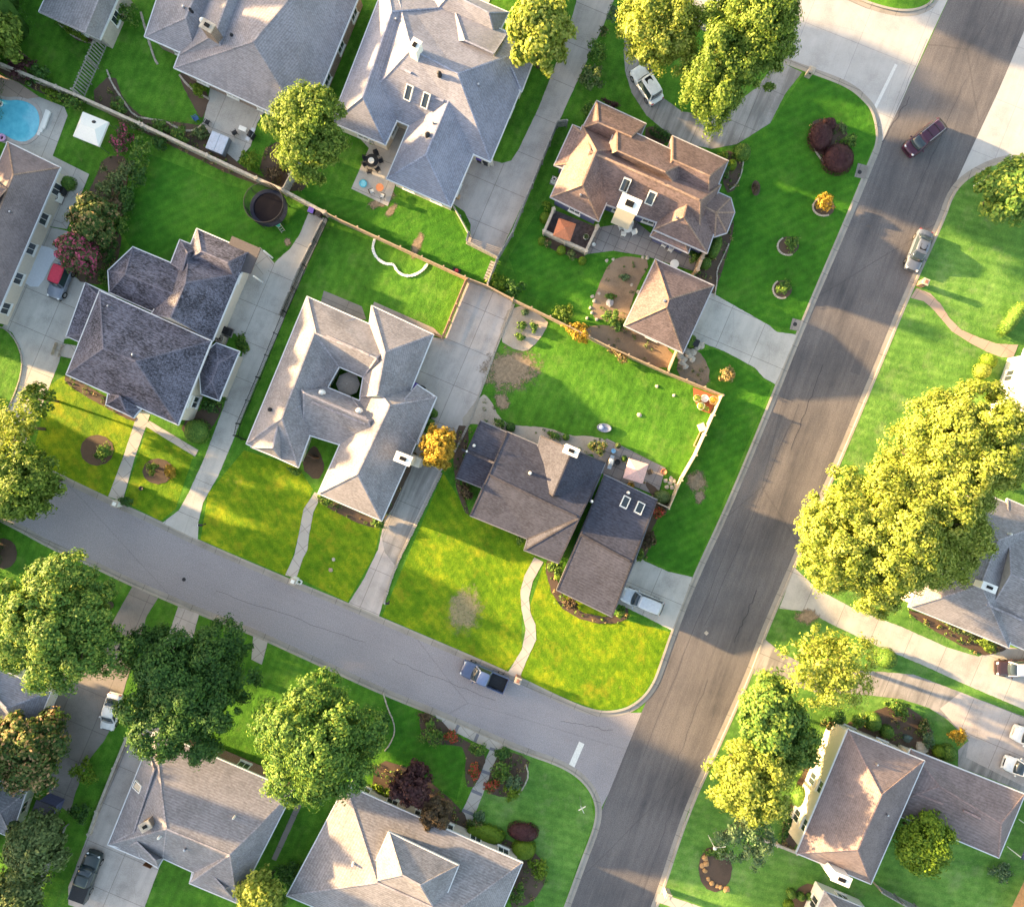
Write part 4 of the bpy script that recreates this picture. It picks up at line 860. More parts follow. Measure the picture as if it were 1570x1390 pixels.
BUSHES = [
 ('Larger trimmed burgundy dome on the corner lawn, upper of the pair',1260,208,20,1.5,'burgundy',1,.9,1.1,10),
 ('Trimmed burgundy dome on the corner lawn, lower of the pair',1287,242,24,1.6,'burgundy',1,1,.95,10),
 ('Small dark burgundy ball tucked above the trimmed domes',1272,190,10,1.1,'burgundy',1,1,1,0),
 ('Spiky pale green plant beside the burgundy domes',1291,196,8,.9,'pale',0,.6,1.3,-20),
 ('Low green bush to the right of the burgundy domes',1303,216,11,1.0,'green',0,1,1,0),
 ('Small flaming orange and yellow bush in a ring on the right lawn',1264,310,16,1.6,'gold',0,1,1,0),
 ('Leafy rose bush in the upper edged ring of the corner lawn',1213,374,13,1.0,'green',0,1,1,0),
 ('Little bush in the lower edged ring of the corner lawn',1202,440,11,.9,'green',0,1,1,0),
 ('Bare straw coloured bush beside the garage lawn',1115,574,13,1.3,'dry',0,1,1,0),
 ('Orange leaved bush beside the slate pond on the right',1468,1128,16,1.6,'gold',0,1,1,0),
 ('Dark round bush beside the top driveway',914,79,19,1.8,'green',0,1,1,0),
 ('Pale mottled bush beside the top driveway',907,117,23,2.0,'pale',0,1,1,0),
 ('Small orange ball bush at the edge of the top driveway',924,49,8,.9,'orange',0,1,1,0),
 ('Slim dark conifer bush near the top of the driveway',940,22,12,2.0,'blue',0,.8,1.3,0),
 ('Large yellow flowering bush over the middle garden wall',886,508,24,1.9,'gold',0,1.15,.75,20),
 ('Yellow green bush behind the garden wall, left of the larger yellow one',862,482,20,1.7,'yelgreen',0,1,1,0),
 ('Fresh green bush against the square brown garage',938,487,16,1.5,'green',0,1,1,0),
 ('Dark green bush at the lower corner of the square garage',948,500,10,1.1,'dark',0,1,1,0),
 ('Straw coloured dry shrub spilling over the garden wall',950,543,15,1.2,'dry',0,1.3,.7,30),
 ('Bright green weedy bush at the wooden compost crate',763,435,16,1.3,'lime',0,1.1,.9,20),
 ('Dark evergreen mound at the lawn corner beside the gravel bed',787,442,16,1.6,'dark',0,1.2,.9,20),
 ('Round clipped bush at the right end of the slate roofed house',300,661,19,1.9,'green',1,1,1,0),
 ('Dark bush between the slate roof and the driveway, upper',322,622,13,1.4,'dark',0,1,1,0),
 ('Dark bush between the slate roof and the driveway, lower',338,616,9,1.3,'green',0,1,1,0),
 ('Yellow green bush left of the oval front bed',234,717,10,1.0,'yelgreen',0,1,1,0),
 ('Golden bush right of the oval front bed',262,723,11,1.0,'gold',0,.8,1.2,0),
 ('Green clump at the tip of the left front bed',158,692,15,1.1,'green',0,1,1,0),
 ('Dark green mailbox bush on the kerb at the front path',192,768,11,1.1,'dark',0,1.1,.8,20),
 ('Green bush at the step corner of the grey house',580,800,11,1.0,'green',0,1,1,0),
 ('Small green bush beside the curved front path of the grey house',498,766,10,.8,'green',0,1.4,.7,20),
 ('Dark bush at the notch of the grey house front',452,722,8,.8,'green',0,1.6,.6,20),
 ('Brown leafless shrub at the left end of the charcoal house',714,752,14,1.2,'brown',0,.8,1.4,-20),
 ('Green bush at the left front corner of the charcoal house wall',797,826,8,.8,'green',0,1,1,0),
 ('Yellow ball bush by the front path of the charcoal house',856,883,6,.8,'lime',1,1,1,0),
 ('Olive bush between the front path and the garage wing',852,870,12,1.1,'green',0,1,1,0),
 ('Dry ornamental clump in the front bed of the garage wing',876,925,12,.9,'brown',0,1,1,0),
 ('Small green bush at the lower corner of the garage wing',950,937,10,.9,'green',0,1,1,0),
 ('Brown green shrub beside the right wall of the garage wing',994,826,14,1.3,'brown',0,.8,1.2,0),
 ('Dark bush on the right wall where the driveway starts',980,850,10,1.2,'green',0,1,1,0),
 ('Red flowered bush at the fence end near the garage wing',1008,785,11,1.1,'red',0,1.2,.8,0),
 ('Clipped dome inside the fence end by the small patio',1016,762,13,1.3,'pale',1,1,.8,10),
 ('Yellow and pink flowering bush behind the white chimney',916,686,14,1.4,'orange',0,1.1,.9,0),
 ('Green bush in the curved gravel bed near the dark roof',848,666,9,.7,'green',0,1.5,.6,20),
 ('Small round bush in the gravel bed, middle of three',868,670,5,.6,'green',1,1,1,0),
 ('Small round bush in the gravel bed, nearest the narrow driveway',783,655,7,.7,'dark',1,1,1,0),
 ('Leafy bush at the roof edge in the gravel bed',765,648,9,.8,'green',0,1.4,.7,20),
 ('Ball bush at the upper end of the garage garden strip',1082,403,9,1.1,'green',1,1,1,0),
 ('Long clipped hedge along the right wall of the brown house',1097,378,12,1.4,'green',1,.75,1.6,20),
 ('Rounded clipped bush below the long hedge of the brown house',1106,264,12,1.3,'dark',0,1,1,0),
 ('Large clipped olive dome at the end of the curved drive',1139,232,13,1.5,'green',1,1,1,0),
 ('Yellow clipped ball beside the olive dome',1122,252,8,1.0,'lime',1,1,1,0),
 ('Yellow green tall clump beside the brown house',1108,241,8,1.0,'lime',0,1,1,0),
 ('Hazy green shrub at the upper left wall of the brown house',903,170,14,1.2,'green',0,.8,1.4,20),
 ('Dark reddish shrub under the upper gable of the brown house',935,160,10,1.0,'burgundy',0,1.5,.6,20),
 ('Dark shrub in the shaded entry of the brown house',1012,205,13,1.2,'dark',0,1.4,.7,20),
 ('Round pale bush left of the deck, upper',838,316,8,1.0,'lime',0,1,1,0),
 ('Round green bush left of the deck, lower',836,333,8,1.0,'lime',1,1,1,0),
 ('Lime ball bush at the left corner below the deck',831,369,6,.9,'lime',1,1,1,0),
 ('Orange flowered bush below the deck',840,374,6,.8,'orange',0,1,1,0),
 ('Lime ball bush in the middle of the row below the deck',861,383,7,.9,'lime',1,1,1,0),
 ('Olive bush in the row below the deck',876,390,8,.9,'pale',0,1,1,0),
 ('Lime ball bush at the right end of the row below the deck',893,399,6,.9,'lime',1,1,1,0),
 ('Tall oval clipped shrub beside the rose path steps',1555,488,14,1.6,'green',1,.7,2.3,35),
 ('Round yellow topped bush beside the right house, upper',1518,553,11,1.4,'lime',1,1.1,1,20),
 ('Round golden bush beside the right house, middle',1508,568,12,1.4,'yellow',1,1,1,0),
 ('Flat green bush beside the right house, lower',1502,591,14,1.2,'lime',1,1.3,.7,0),
 ('Round dark bush next to the lacy yellow verge tree',1361,1010,16,1.7,'green',1,1,1,0),
 ('Yellow green bush at the end of the right driveway island',1514,988,12,1.2,'yelgreen',0,1.2,.8,30),
 ('Grey green low hedge under the eave of the lavender house',1470,965,10,.8,'pale',0,3.6,.6,22),
 ('Clipped ball bush at the upper corner of the mauve roof',1340,1107,12,1.4,'green',1,1,1.2,0),
 ('Clipped bright ball bush near the slate pavers',1361,1122,10,1.2,'green',1,1,1,0),
 ('Leafy bush above the mauve roof corner',1315,1103,12,1.4,'green',0,1,1,0),
 ('Wide bushy mound above the slate pavers',1376,1085,19,1.2,'green',0,1.4,.7,20),
 ('Twin yellow green ball at the low roof wing, left',1440,1152,9,1.1,'lime',1,1,1,0),
 ('Dark green ball at the low roof wing, right',1456,1155,12,1.3,'green',1,.9,1.1,0),
 ('Yellow and pink flowering clump beside the slate pavers',1415,1112,11,1.0,'orange',0,1,1,0),
 ('Blue green weeping bush right of the slate pavers',1421,1132,13,1.0,'blue',0,.8,1.3,0),
 ('Clipped bush on the left wall of the two storey house, lower',1228,1223,13,1.5,'green',1,1,1.2,20),
 ('Red tinged shrub at the upper left wall of the two storey house',1266,1107,11,1.1,'orange',0,1,1,0),
 ('Big dark shrub above the two storey house',1282,1098,17,1.8,'dark',0,1,1,0),
 ('Low dark hedge along the left wall of the two storey house',1208,1265,13,1.1,'dark',0,.7,2.0,20),
 ('Round pot like clipped shrub in the bottom bed, left',1214,1370,7,.9,'green',1,1,1,0),
 ('Round clipped shrub in the bottom bed, middle',1228,1374,6,.9,'green',1,1,1,0),
 ('Round clipped shrub in the bottom bed, right',1243,1376,6,.9,'green',1,1,1,0),
 ('Round clipped shrub nearest the pale stucco house',1256,1366,7,.9,'green',1,1,1,0),
 ('Round clipped shrub in the corner of the bottom edge bed',1210,1388,8,.9,'lime',1,1,1,0),
 ('Fern like green mound near the kerb of the lower garden',662,1126,20,1.4,'green',0,1.0,1.15,-30),
 ('Red flowering clump beside the upper garden path',692,1128,11,.9,'red',0,1,1,0),
 ('Olive green clump between red flowers along the garden path',732,1148,13,1.1,'green',0,1.1,.9,0),
 ('Red flowering clump on the left of the garden path',727,1180,11,.9,'red',0,.8,1.4,0),
 ('Red flowering clump on the right of the garden path',753,1203,11,.9,'red',0,1.2,.8,0),
 ('Dark pine like mound beside the corner of the garden path',770,1155,12,1.2,'dark',0,1,1,0),
 ('Leafy green mound right of the garden path',770,1180,16,1.3,'green',0,1,1.1,0),
 ('Bright lime tinged bush at the edge of the garden lawn',786,1213,13,1.2,'lime',0,1,1.3,20),
 ('Blue green dome behind the lime tinged bush',787,1200,15,1.2,'blue',0,1,1,0),
 ('Long low lime clipped hedge above the wide grey roof',744,1279,17,1.2,'lime',1,1.85,.85,12),
 ('Orange red low flower clump above the lime hedge',728,1262,11,.7,'orange',0,1.3,.7,10),
 ('Variegated green clump above the orange red flowers',735,1250,10,.8,'blue',0,1.1,.8,0),
 ('Flat oval burgundy dome at the corner of the wide grey roof',802,1276,18,1.3,'burgundy',1,1.35,.75,8),
 ('Olive heart shaped clipped bush beside the burgundy oval',803,1303,17,1.4,'lime',1,1.1,.9,0),
 ('Bright green leafy bush at the lawn edge below the burgundy oval',825,1330,17,1.3,'lime',0,1,1.2,20),
 ('Dark clump at the bottom edge beside the wide grey roof',790,1368,16,1.3,'green',0,1,1.2,0),
 ('Small green clump left of the wide grey roof eave',588,1212,18,1.1,'lime',0,1.5,.6,25),
 ('Green shrub under the largest tree beside the right lawn',590,1108,14,1.4,'dark',0,.7,1.4,0),
 ('Twiggy brown shrub at the kerb of the lower garden',653,1098,11,.8,'brown',0,1.3,.6,25),
 ('Green shrub in the hedge row right of the white canopy',218,232,20,2.0,'green',0,.9,1.6,25),
 ('Bright green shrub in the hedge row below the white canopy',175,275,22,2.0,'pale',0,1,1.1,0),
 ('Magenta flowered shrub touching the white canopy',190,205,15,2.0,'pink',0,.9,1.3,-30),
 ('Feathery bush above the hedge row at the white boundary wall',210,190,13,1.4,'pale',0,1.3,.8,20),
 ('Pink and green flowering shrub at the hedge row top',183,222,15,2.2,'pink',0,.9,1.1,0),
 ('Feathery grey green shrub in the hedge row beside the canopy',196,262,17,2.2,'pale',0,.9,1.2,20),
 ('Dark shrub in the middle of the hedge row',212,268,15,1.9,'dark',0,.9,1.3,20),
 ('Lime shrub low in the hedge row above the orange tipped tree',160,296,17,2.0,'pale',0,1,1,0),
 ('Brownish shrub beside the lime one in the hedge row',180,318,16,1.8,'brown',0,1,1.1,0),
 ('Green shrub right of the orange tipped tree',186,345,15,1.7,'green',0,.9,1.2,20),
 ('Dark low shrub beside the pink tree',168,385,17,1.6,'dark',0,.9,1.2,20),
 ('Orange flowered shrub at the left foot of the hedge row',128,322,13,2.2,'orange',0,1,1,0),
 ('Magenta flowered shrub between the pink tree and the jeep',112,408,12,1.8,'pink',0,1,1,0),
 ('Dark hedge mass beside the orange tipped crepe myrtle',195,305,19,1.8,'dark',0,.8,1.7,20),
 ('Deep green bush above the left wing of the slate roof',165,425,16,1.4,'green',0,1,1,0),
 ('Green round bush beside the boundary wall above the back lawn, left',247,195,12,1.2,'green',0,1,1,0),
 ('Green round bush beside the boundary wall above the back lawn, right',275,208,15,1.3,'green',0,1,1,0),
 ('Dark bush below the boundary wall at the back lawn corner',245,220,13,1.2,'dark',0,1,1,0),
 ('White flowered bush beside the hot tub',308,205,13,1.0,'pale',0,1,1,0),
 ('Yellow green bush below the patio with the hot tub',382,245,18,1.6,'lime',0,1,1.1,0),
 ('Bronze coloured shrub at the foot of the round yellow tree',422,268,17,1.3,'brown',0,1.1,1,0),
 ('Green bush against the broad lavender grey roof',305,138,12,1.1,'lime',0,1.3,.8,40),
 ('Pale round bush in the small triangular bed, upper',182,152,4,.5,'pale',1,1,1,0),
 ('Leafy bush in the small triangular bed',183,166,13,1.0,'green',0,1,1,0),
 ('Dark burgundy shrub at the top left beside the boundary wall',32,103,23,2.0,'burgundy',0,1.2,1,20),
 ('Dark green shrub right of the burgundy shrub at the boundary wall',62,115,18,1.8,'dark',0,1,1,0),
 ('Lime bush beside the pool deck wall',80,145,14,1.2,'lime',0,1.5,.7,30),
 ('Dense green bush at the boundary wall above the white canopy',110,155,18,1.5,'green',0,1.4,.8,25),
 ('Long yellow green hedge under the small top left roof',115,48,12,1.0,'lime',0,2.4,.7,28),
 ('Green bush at the top beside the slatted fence',190,20,20,1.8,'green',0,1.4,.9,20),
 ('Clipped ball bush beside the brown pool house wall',102,280,11,1.2,'green',1,1.1,1,0),
 ('Lime tree like bush on the strip beside the long lower driveway',130,1180,24,2.2,'lime',0,1.1,1,0),
 ('Dark shrub on the strip beside the long lower driveway',122,1245,20,1.6,'dark',0,1,1,0),
 ('Dark green shrub beside the pink crepe myrtle',82,1110,20,2.0,'dark',0,1,1.1,0),
 ('Dark shrub at the right end of the pink crepe myrtle',90,1145,16,1.8,'green',0,1,1,0),
 ('Low dark shrub between the two lower roofs',440,1340,24,1.6,'dark',0,1,1.1,0),
 ('Green shrub on the grass strip between the two lower roofs',425,1375,20,1.5,'green',0,1,1,0),
 ('Hazy green shrub at the bottom right corner lawn',1535,1335,17,1.1,'blue',0,1.2,1,0),
 ('Green tuft at the edge of the boulder bed',1100,1305,12,.7,'green',0,1.5,.7,0),
 ('Yellow green bush behind the feathery right edge tree',1510,272,16,1.8,'yelgreen',0,.8,1.3,30),
 ('Green clumps in the left gravel bed, upper',799,500,9,.6,'green',0,1.3,.8,0),
 ('Green clumps in the left gravel bed, lower',797,516,9,.6,'green',0,1.3,.6,20),
 ('Agave like plant in the left gravel bed',804,479,6,.5,'blue',0,1,1,0),
 ('Right round clump in the left gravel bed',818,502,7,.6,'green',0,.9,1.2,0),
 ('Low green plant on the soil beside the square garage',958,425,7,.5,'blue',0,1.3,.7,0),
 ('Ground hugging green plant in the soil bed',936,455,7,.4,'green',0,1.3,.7,0),
 ('Green plant at the entrance of the garage garden strip',1062,393,10,1.0,'green',0,1,1,0),
 ('Dark clump behind the square brown garage',1060,523,8,1.2,'green',1,.9,1.3,20),
 ('Tiny red ball shrub on the lawn near the brown house',1158,289,7,.7,'brown',0,.7,1.1,20),
 ('Slim shrub row along the grey house by the narrow driveway, upper',665,634,6,1.0,'green',1,1,1,0),
 ('Slim shrub row along the grey house by the narrow driveway, middle',660,648,6,1.0,'green',1,1,1,0),
 ('Slim shrub row along the grey house by the narrow driveway, lower',655,658,6,1.0,'green',1,1,1,0),
 ('Green bush in the curved bed beside the left driveway circle',373,527,12,.3,'green',0,.8,1.4,-20),
]
for i, b in enumerate(BUSHES):
    bush(b[0], b[1], b[2], b[3], b[4], b[5], i, trimmed=bool(b[6]), rx=b[7], ry=b[8], rot=b[9], cat='bush')

# unseen tall hedge added outside the left edge to shade the gardens
for k, v_ in enumerate(list(range(-150, 525, 38)) + list(range(672, 860, 38)) + list(range(1020, 1260, 38))):
    gx = -55 if not (180 < v_ < 520) else -190
    gy = (v_+.326*gx)/.946
    bush('Unseen tall clipped hedge plant added outside the left edge to cast shade', gx, gy, 26, 6.0 if v_ < 900 else 5.0, 'dark', 300+k, trimmed=True, group='added shade hedge beyond the left edge', cat='hedge')
for k in range(7):  # unseen hedge row added above the top edge to shade the cross street
    v_ = -372+k*22; gx = 800+k*8; gy = (v_+.326*gx)/.946
    if k > 0: bush('Unseen tall clipped hedge plant added outside the top edge to cast shade', gx, gy, 20, 7.0, 'dark', 340+k, trimmed=True, group='added shade hedge beyond the top edge', cat='hedge')

k = 0
for lo, hi, gx, hg in ((-160, 5, -62, 13), (375, 515, -132, 13), (1108, 1200, -75, 12)):  # unseen opaque evergreens added to keep chosen roofs in shade
    for v_ in range(lo, hi, 30):
        gy = (v_+.326*gx)/.946; k += 1
        bush('Unseen tall narrow evergreen added outside the left edge to cast shade', gx, gy, 26, hg*(1.04+.10*math.sin(k*2.3)), 'dark', 380+k, trimmed=True, name='shade_evergreen', group='added shade evergreens beyond the left edge', cat='tree')
# ---------------------------------------------------------------- fences and walls
def fence(label, pts, h, mat, style='board', cat='fence', postmat=None, closed=False, z0=LOT):
    w3 = [P(x, y, z0) for x, y in pts]; base = w3[0].copy(); base.z = z0
    nm = {'wall': 'garden_wall', 'iron': 'iron_fence'}.get(style, 'wooden_fence')
    t = thing(nm, label, cat, base); pan, rail, posts = MB(), MB(), []
    for i in range(len(w3)-1):
        a, b = w3[i], w3[i+1]; d = (b-a); Lg = d.length; e = d/Lg; nn = Vector((-e.y, e.x, 0)); ang = math.atan2(e.y, e.x)
        if style == 'wall':
            c = (a+b)/2; pan.box((c.x, c.y, z0+h/2), (Lg, .22, h), ang); rail.box((c.x, c.y, z0+h+.04), (Lg+.1, .30, .08), ang)
            posts += [a + e*x for x in np.arange(0, Lg, 8)]
            continue
        step, wd, th = {'board': (.17,.155,.03), 'slat': (.34,.15,.04), 'iron': (.16,.03,.03)}[style]
        n = max(1, int(Lg/step))
        for k in range(n):
            c = a + e*(Lg*(k+.5)/n); hh = h*(1+rnd.uniform(-.012,.012)); pan.box((c.x, c.y, z0+.05+hh/2), (wd, th, hh-.05), ang+rnd.uniform(-.02,.02))
        off = nn*(.05 if style != 'iron' else .0)
        for zz in ((.25, .55, .9) if style == 'board' else (.12, .95)):
            rail.bar(a+off+Vector((0,0,h*zz)), b+off+Vector((0,0,h*zz)), .05 if style != 'iron' else .045, .09 if style != 'iron' else .045)
        if style == 'board': rail.bar(a+Vector((0,0,h+.075)), b+Vector((0,0,h+.075)), .09, .04)
        k = max(1, round(Lg/2.5)); posts += [a + off*2.2 + e*(Lg*j/k) for j in range(k)]
    posts.append(w3[-1])
    shifted(pan, base).build({'wall': 'wall_face'}.get(style, 'board_panel') if style != 'iron' else 'railing', mat, t)
    shifted(rail, base).build('coping' if style == 'wall' else 'rail', postmat or mat, t)
    pw = {'wall': .34, 'iron': .07}.get(style, .11)
    for p in posts[:60]: shifted(MB().box((p.x, p.y, z0+(h+.1)/2), (pw, pw, h+.12), 0.4).box((p.x,p.y,z0+h+.13),(pw+.05,pw+.05,.04),.4), base).build('post', postmat or mat, t)
    return t
fence('Pale boundary wall running from the pool deck along the hot tub patio to the trampoline lawn', [(-20,95),(0,103),(127,155),(229,201),(400,281),(441,299),(502,332)], 1.5, M['stone'], 'wall', 'wall')
fence('Tan wooden fence between the heart edged lawn and the lawn of the blue grey house', [(505,333),(520,341),(714,430),(748,443),(786,463)], 1.6, M['tan'])
fence('Tan wooden fence from the gravel bed past the yellow bush to the red tiled corner', [(786,463),(842,490),(930,534),(1020,574),(1102,607)], 1.6, M['tan'])
fence('Cream fence along the right side of the sunlit yard down to the small patio', [(1102,607),(1062,697),(1040,735),(1022,777),(1006,770)], 1.45, plain('weathered_cream_wood', (.46,.38,.28), .8, 0, .25, 4))
fence('Short tan fence closing the gap between garage and long garden fence', [(1035,537),(1020,573)], 1.6, M['tan'])
fence('Weathered grey slatted fence leaning between two top left gardens', [(183,28),(165,70),(150,105),(129,153)], 2.3, M['greywood'], 'slat')
fence('Weathered board fence dividing the round yellow tree bed from the patio lawn', [(441,299),(452,278),(463,255)], 1.8, M['greywood'])
fence('Black iron fence along the right edge of the long driveway', [(504,338),(470,410),(440,480),(400,580),(370,650),(366,668),(378,674)], 1.5, M['black'], 'iron')
fence('Second dark wooden fence beside the iron one along the driveway', [(498,345),(464,415),(434,485)], 1.4, M['greywood'])
fence('Sunlit orange cedar fence between the heart edged lawn and the concrete court', [(716,432),(700,470),(680,519),(668,514)], 1.6, M['orangewood'])
fence('Grey board fence on the right side of the wide pinkish driveway', [(868,194),(853,196),(830,252),(800,325),(785,362),(762,402),(748,440)], 1.6, M['greywood'], 'board')
fence('Grey wooden gate fence around the tip of the oval lawn by the court', [(692,314),(706,338),(719,362),(716,375),(762,398)], 1.4, M['greywood'])
fence('Low stucco wall with pillars around the dark deck', [(848,326),(834,359),(866,375),(897,389),(914,352)], 1.2, M['stone'], 'wall', 'wall')
fence('Tan stucco wall joining the brown house to the square garage', [(1078,386),(1070,402),(1063,420)], 1.9, M['tan'], 'wall', 'wall')
fence('Grey wooden fence along the strip beside the silvery tree', [(104,1262),(85,1310),(62,1362),(50,1395)], 1.8, M['greywood'])
fence('Dark wooden fence running down from the mauve roofed house to the bottom edge', [(1338,1352),(1370,1370),(1430,1400)], 1.8, M['greywood'])
fence('Orange cedar fence in the bottom right corner', [(1572,1345),(1548,1395)], 1.8, M['orangewood'])
fence('Low grey wall of the curved flower bed beside the mauve house lawn', [(1160,1282),(1190,1292),(1220,1304)], .4, M['stone'], 'wall', 'wall')
fence('Low stone wall beside the long lower driveway', [(197,1129),(178,1175),(152,1240),(140,1275)], .45, M['stone'], 'wall', 'wall')
# ---------------------------------------------------------------- edging, boulders, small garden things
def edging(label, pts, smooth=2, wd=.22, h=.12, mat=None, name='garden_edging'):
    q = pxy(chaikin(pts, smooth, False)); m = MB(); i = 0; acc = 0
    base = P(*pts[0], LOT)
    d0 = 0
    for a, b in zip(q[:-1], q[1:]):
        Lg = (b-a).length; n = max(1, round(Lg/.3)); e = (b-a)/Lg if Lg else Vector((1,0))
        for k in range(n):
            c = a + e*Lg*(k+.5)/n; m.box((c.x, c.y, LOT+h/2), (Lg/n*.9, wd*rnd.uniform(.8,1.15), h*rnd.uniform(.85,1.15)), math.atan2(e.y, e.x)+rnd.uniform(-.1,.1))
    o = shifted(m, base).build(name, mat or M['stone'], None, bevel=.02); o.location = base
    return tag(o, label, 'edging')
edging('White stone edging in a double curve on the heart lawn', [(575,367),(571,382),(578,397),(592,406),(604,405),(608,415),(618,423),(632,424),(648,416),(656,405)], mat=M['white'], wd=.3)
for nm, x, y, rx, ry in (('Curved pale edging around the flaming orange bush',1262,318,17,14),('Curved pale edging of the upper ring on the corner lawn',1207,378,16,14),('Curved pale edging of the lower ring on the corner lawn',1198,444,14,14)):
    edging(nm, [(x+rx*math.cos(t), y+ry*math.sin(t)) for t in [math.pi*.35+k*math.pi/7 for k in range(8)]], 1, .2)
edging('Pale edging around the burgundy domes', [(1241,205),(1248,232),(1262,250),(1278,262)], 1, .18)
edging('Thin pale edging of the crescent bed on the top left garden', [(165,108),(172,128),(190,155),(207,180),(232,184),(255,187),(272,197),(290,203),(305,198),(313,190)], 1, .2)
edging('Low edging beside the broad lavender grey roof', [(217,20),(228,60),(238,92),(243,100)], 1, .25)
edging('Stone edging around the bed at the roof corner', [(276,116),(285,128),(300,142),(322,153)], 1, .25)
edging('Edging curve below the small top left roof', [(92,38),(110,55),(130,65),(145,68),(153,62)], 1, .18)
edging('Pale kerb edging of the left driveway island', [(-5,500),(12,505),(28,525),(36,550),(34,575),(24,605),(6,645),(-8,668)], 1, .16, mat=M['kerb'])
edging('Light concrete edge along the narrow stained driveway', [(677,724),(640,800),(606,868),(588,925)], 1, .3, .10, M['kerb'])
edging('Light concrete edge of the wide court beside the gravel bed', [(788,466),(762,530),(737,600),(720,648),(697,693)], 1, .26, .10, M['kerb'])
edging('Metal edging around the bed at the garage garden strip', [(1117,374),(1108,395),(1098,415),(1099,430),(1095,455)], 1, .14)
edging('Edging round the shaded bed right of the brown house', [(1139,248),(1136,268),(1128,285),(1118,292)], 1, .16)
edging('Curved edging line in the lower garden beside the round tree', [(588,1062),(595,1085),(604,1105),(606,1122),(598,1140),(590,1150)], 1, .14)
edging('Edging of the burgundy bed at the bottom', [(806,1170),(811,1187),(803,1205),(795,1216)], 1, .16)
def boulder(m, x, y, r, z=LOT):
    c = P(x, y, z); n = 8; rr = [r*rnd.uniform(.75,1.2) for _ in range(n)]; h = r*rnd.uniform(.5,.9); vs = [(c.x+rr[k]*math.cos(k*.785), c.y+rr[k]*math.sin(k*.785), z) for k in range(n)]
    vs += [(c.x+rr[k]*.9*math.cos(k*.785+.2), c.y+rr[k]*.9*math.sin(k*.785+.2), z+h*.6) for k in range(n)] + [(c.x, c.y, z+h)]
    m.add(vs, [(k,(k+1)%n,n+(k+1)%n,n+k) for k in range(n)] + [(n+k, n+(k+1)%n, 2*n) for k in range(n)])
def rocks(label, lst, mat, name='boulder', group=None):
    for x, y, r in lst:
        m = MB(); boulder(m, x, y, r, 0.0); c = P(x, y, LOT); m.v = [(a-c.x, b-c.y, z) for a, b, z in m.v]
        o = m.build(name, mat, None); o.location = c; tag(o, label, 'rock', group)
OR = plain('ochre_stone', (.42,.24,.10), .85, 0, .25)
rocks('Ochre stone in the dark boulder bed at lower right', [(1082,1322,.35),(1080,1333,.3),(1085,1345,.28),(1091,1352,.3),(1099,1356,.26),(1104,1358,.24),(1113,1361,.36),(1080,1313,.4),(1076,1325,.3)], OR, group='stones in the boulder bed')
rocks('Small pale stone in the bare soil beside the garage', [(908,455,.22),(911,462,.25),(918,450,.2),(905,472,.2),(930,400,.2),(940,398,.2),(978,448,.22),(992,396,.25),(985,395,.2),(907,480,.2),(900,488,.2),(915,490,.2),(968,437,.2)], M['stone'], group='stones on the bare soil')
rocks('Round pale stepping stone near the cream fence end', [(1020,737,.28),(1027,740,.28),(1033,737,.26),(1022,746,.26),(1030,747,.28),(1036,744,.26),(1028,733,.26)], M['stone'], 'stepping_stone', 'stepping stones')
rocks('Flat irregular flagstone below the garage corner', [(x, y, .42) for x, y in ((1042,546),(1048,552),(1055,545),(1062,540),(1069,533),(1060,550),(1050,562),(1045,556),(1075,530),(1053,538))], M['stone'], 'flagstone', 'flagstones by the garage')
rocks('White stone on the lawn near the centre right fence', [(1007,592,.2)], M['stone'])
rocks('Pale stone post cap on the sunlit lawn', [(1033,606,.2)], M['cream'])
rocks('Pale egg shaped rock on the middle lawn', [(980,636,.3)], M['stone'])
rocks('White rock on the front lawn of the grey house', [(512,857,.2)], M['stone'])
rocks('Brown rock on the front lawn of the grey house', [(508,873,.28)], M['tan'])
rocks('Grey boulder in the soil bed beside the fresh green bush', [(934,464,.5)], plain('blue_grey_stone', (.30,.31,.35), .8, 0, .2))
rocks('Grey boulder on the slate pavers by the low roof wing', [(1412,1143,.75)], M['stone'])
rocks('Dark glossy boulder on the slate pavers', [(1389,1130,.6)], plain('dark_green_stone', (.05,.08,.07), .4))
# red tiled seating corner
rc = plain('terracotta_tiles', (.36,.11,.05), .8, 0, .15)
sheet('patio', [(1062,594),(1101,608),(1088,634),(1072,628),(1063,612)], L(4), rc)
def pot(label, x, y, r, h, col, leaf=None, z=LOT, name='plant_pot'):
    p = P(x, y, z); t = thing(name, label, 'plant pot', p)
    MB().lathe((0,0,0), [(r*.65,0),(r*.95,h*.9),(r,h*.9),(r,h),(r*.85,h),(r*.8,h*.85),(.01,h*.85)], 16).build('pot', col, t, True)
    if leaf:
        rs = np.random.RandomState(int(x+y)); n = 160; u = rand_unit(rs, n); u[:,2] = abs(u[:,2]); C = u*np.array([r*1.2,r*1.2,r*1.5])*rs.uniform(.3,1,n)[:,None]+np.array([0,0,h*.9])
        leaves_mesh('plant', C, u, .09, rs, LM[leaf], t)
    return t
TC = plain('terracotta', (.40,.16,.08), .8); 
pot('Large round pale pot on the red tiles, left', 1067, 611, .42, .5, M['cream'], 'yellow')
pot('Large round white bowl on the red tiles, middle', 1079, 611, .45, .45, M['white'])
pot('Golden planted pot at the fence corner on the red tiles', 1092, 614, .5, .5, M['cream'], 'gold')
pot('White urn at the lower edge of the red tiles', 1073, 623, .45, .6, M['white'], 'yellow')
pot('Small yellow planted pot next to the white urn', 1082, 627, .3, .4, M['cream'], 'yellow')
pot('Round pot at the top left corner of the small patio', 947, 683, .32, .4, M['dark'], 'pale')
pot('Black round pot on the small patio, lower', 946, 708, .33, .45, M['dark'])
pot('Black round pot on the small patio, upper', 956, 703, .36, .45, M['dark'], 'green')
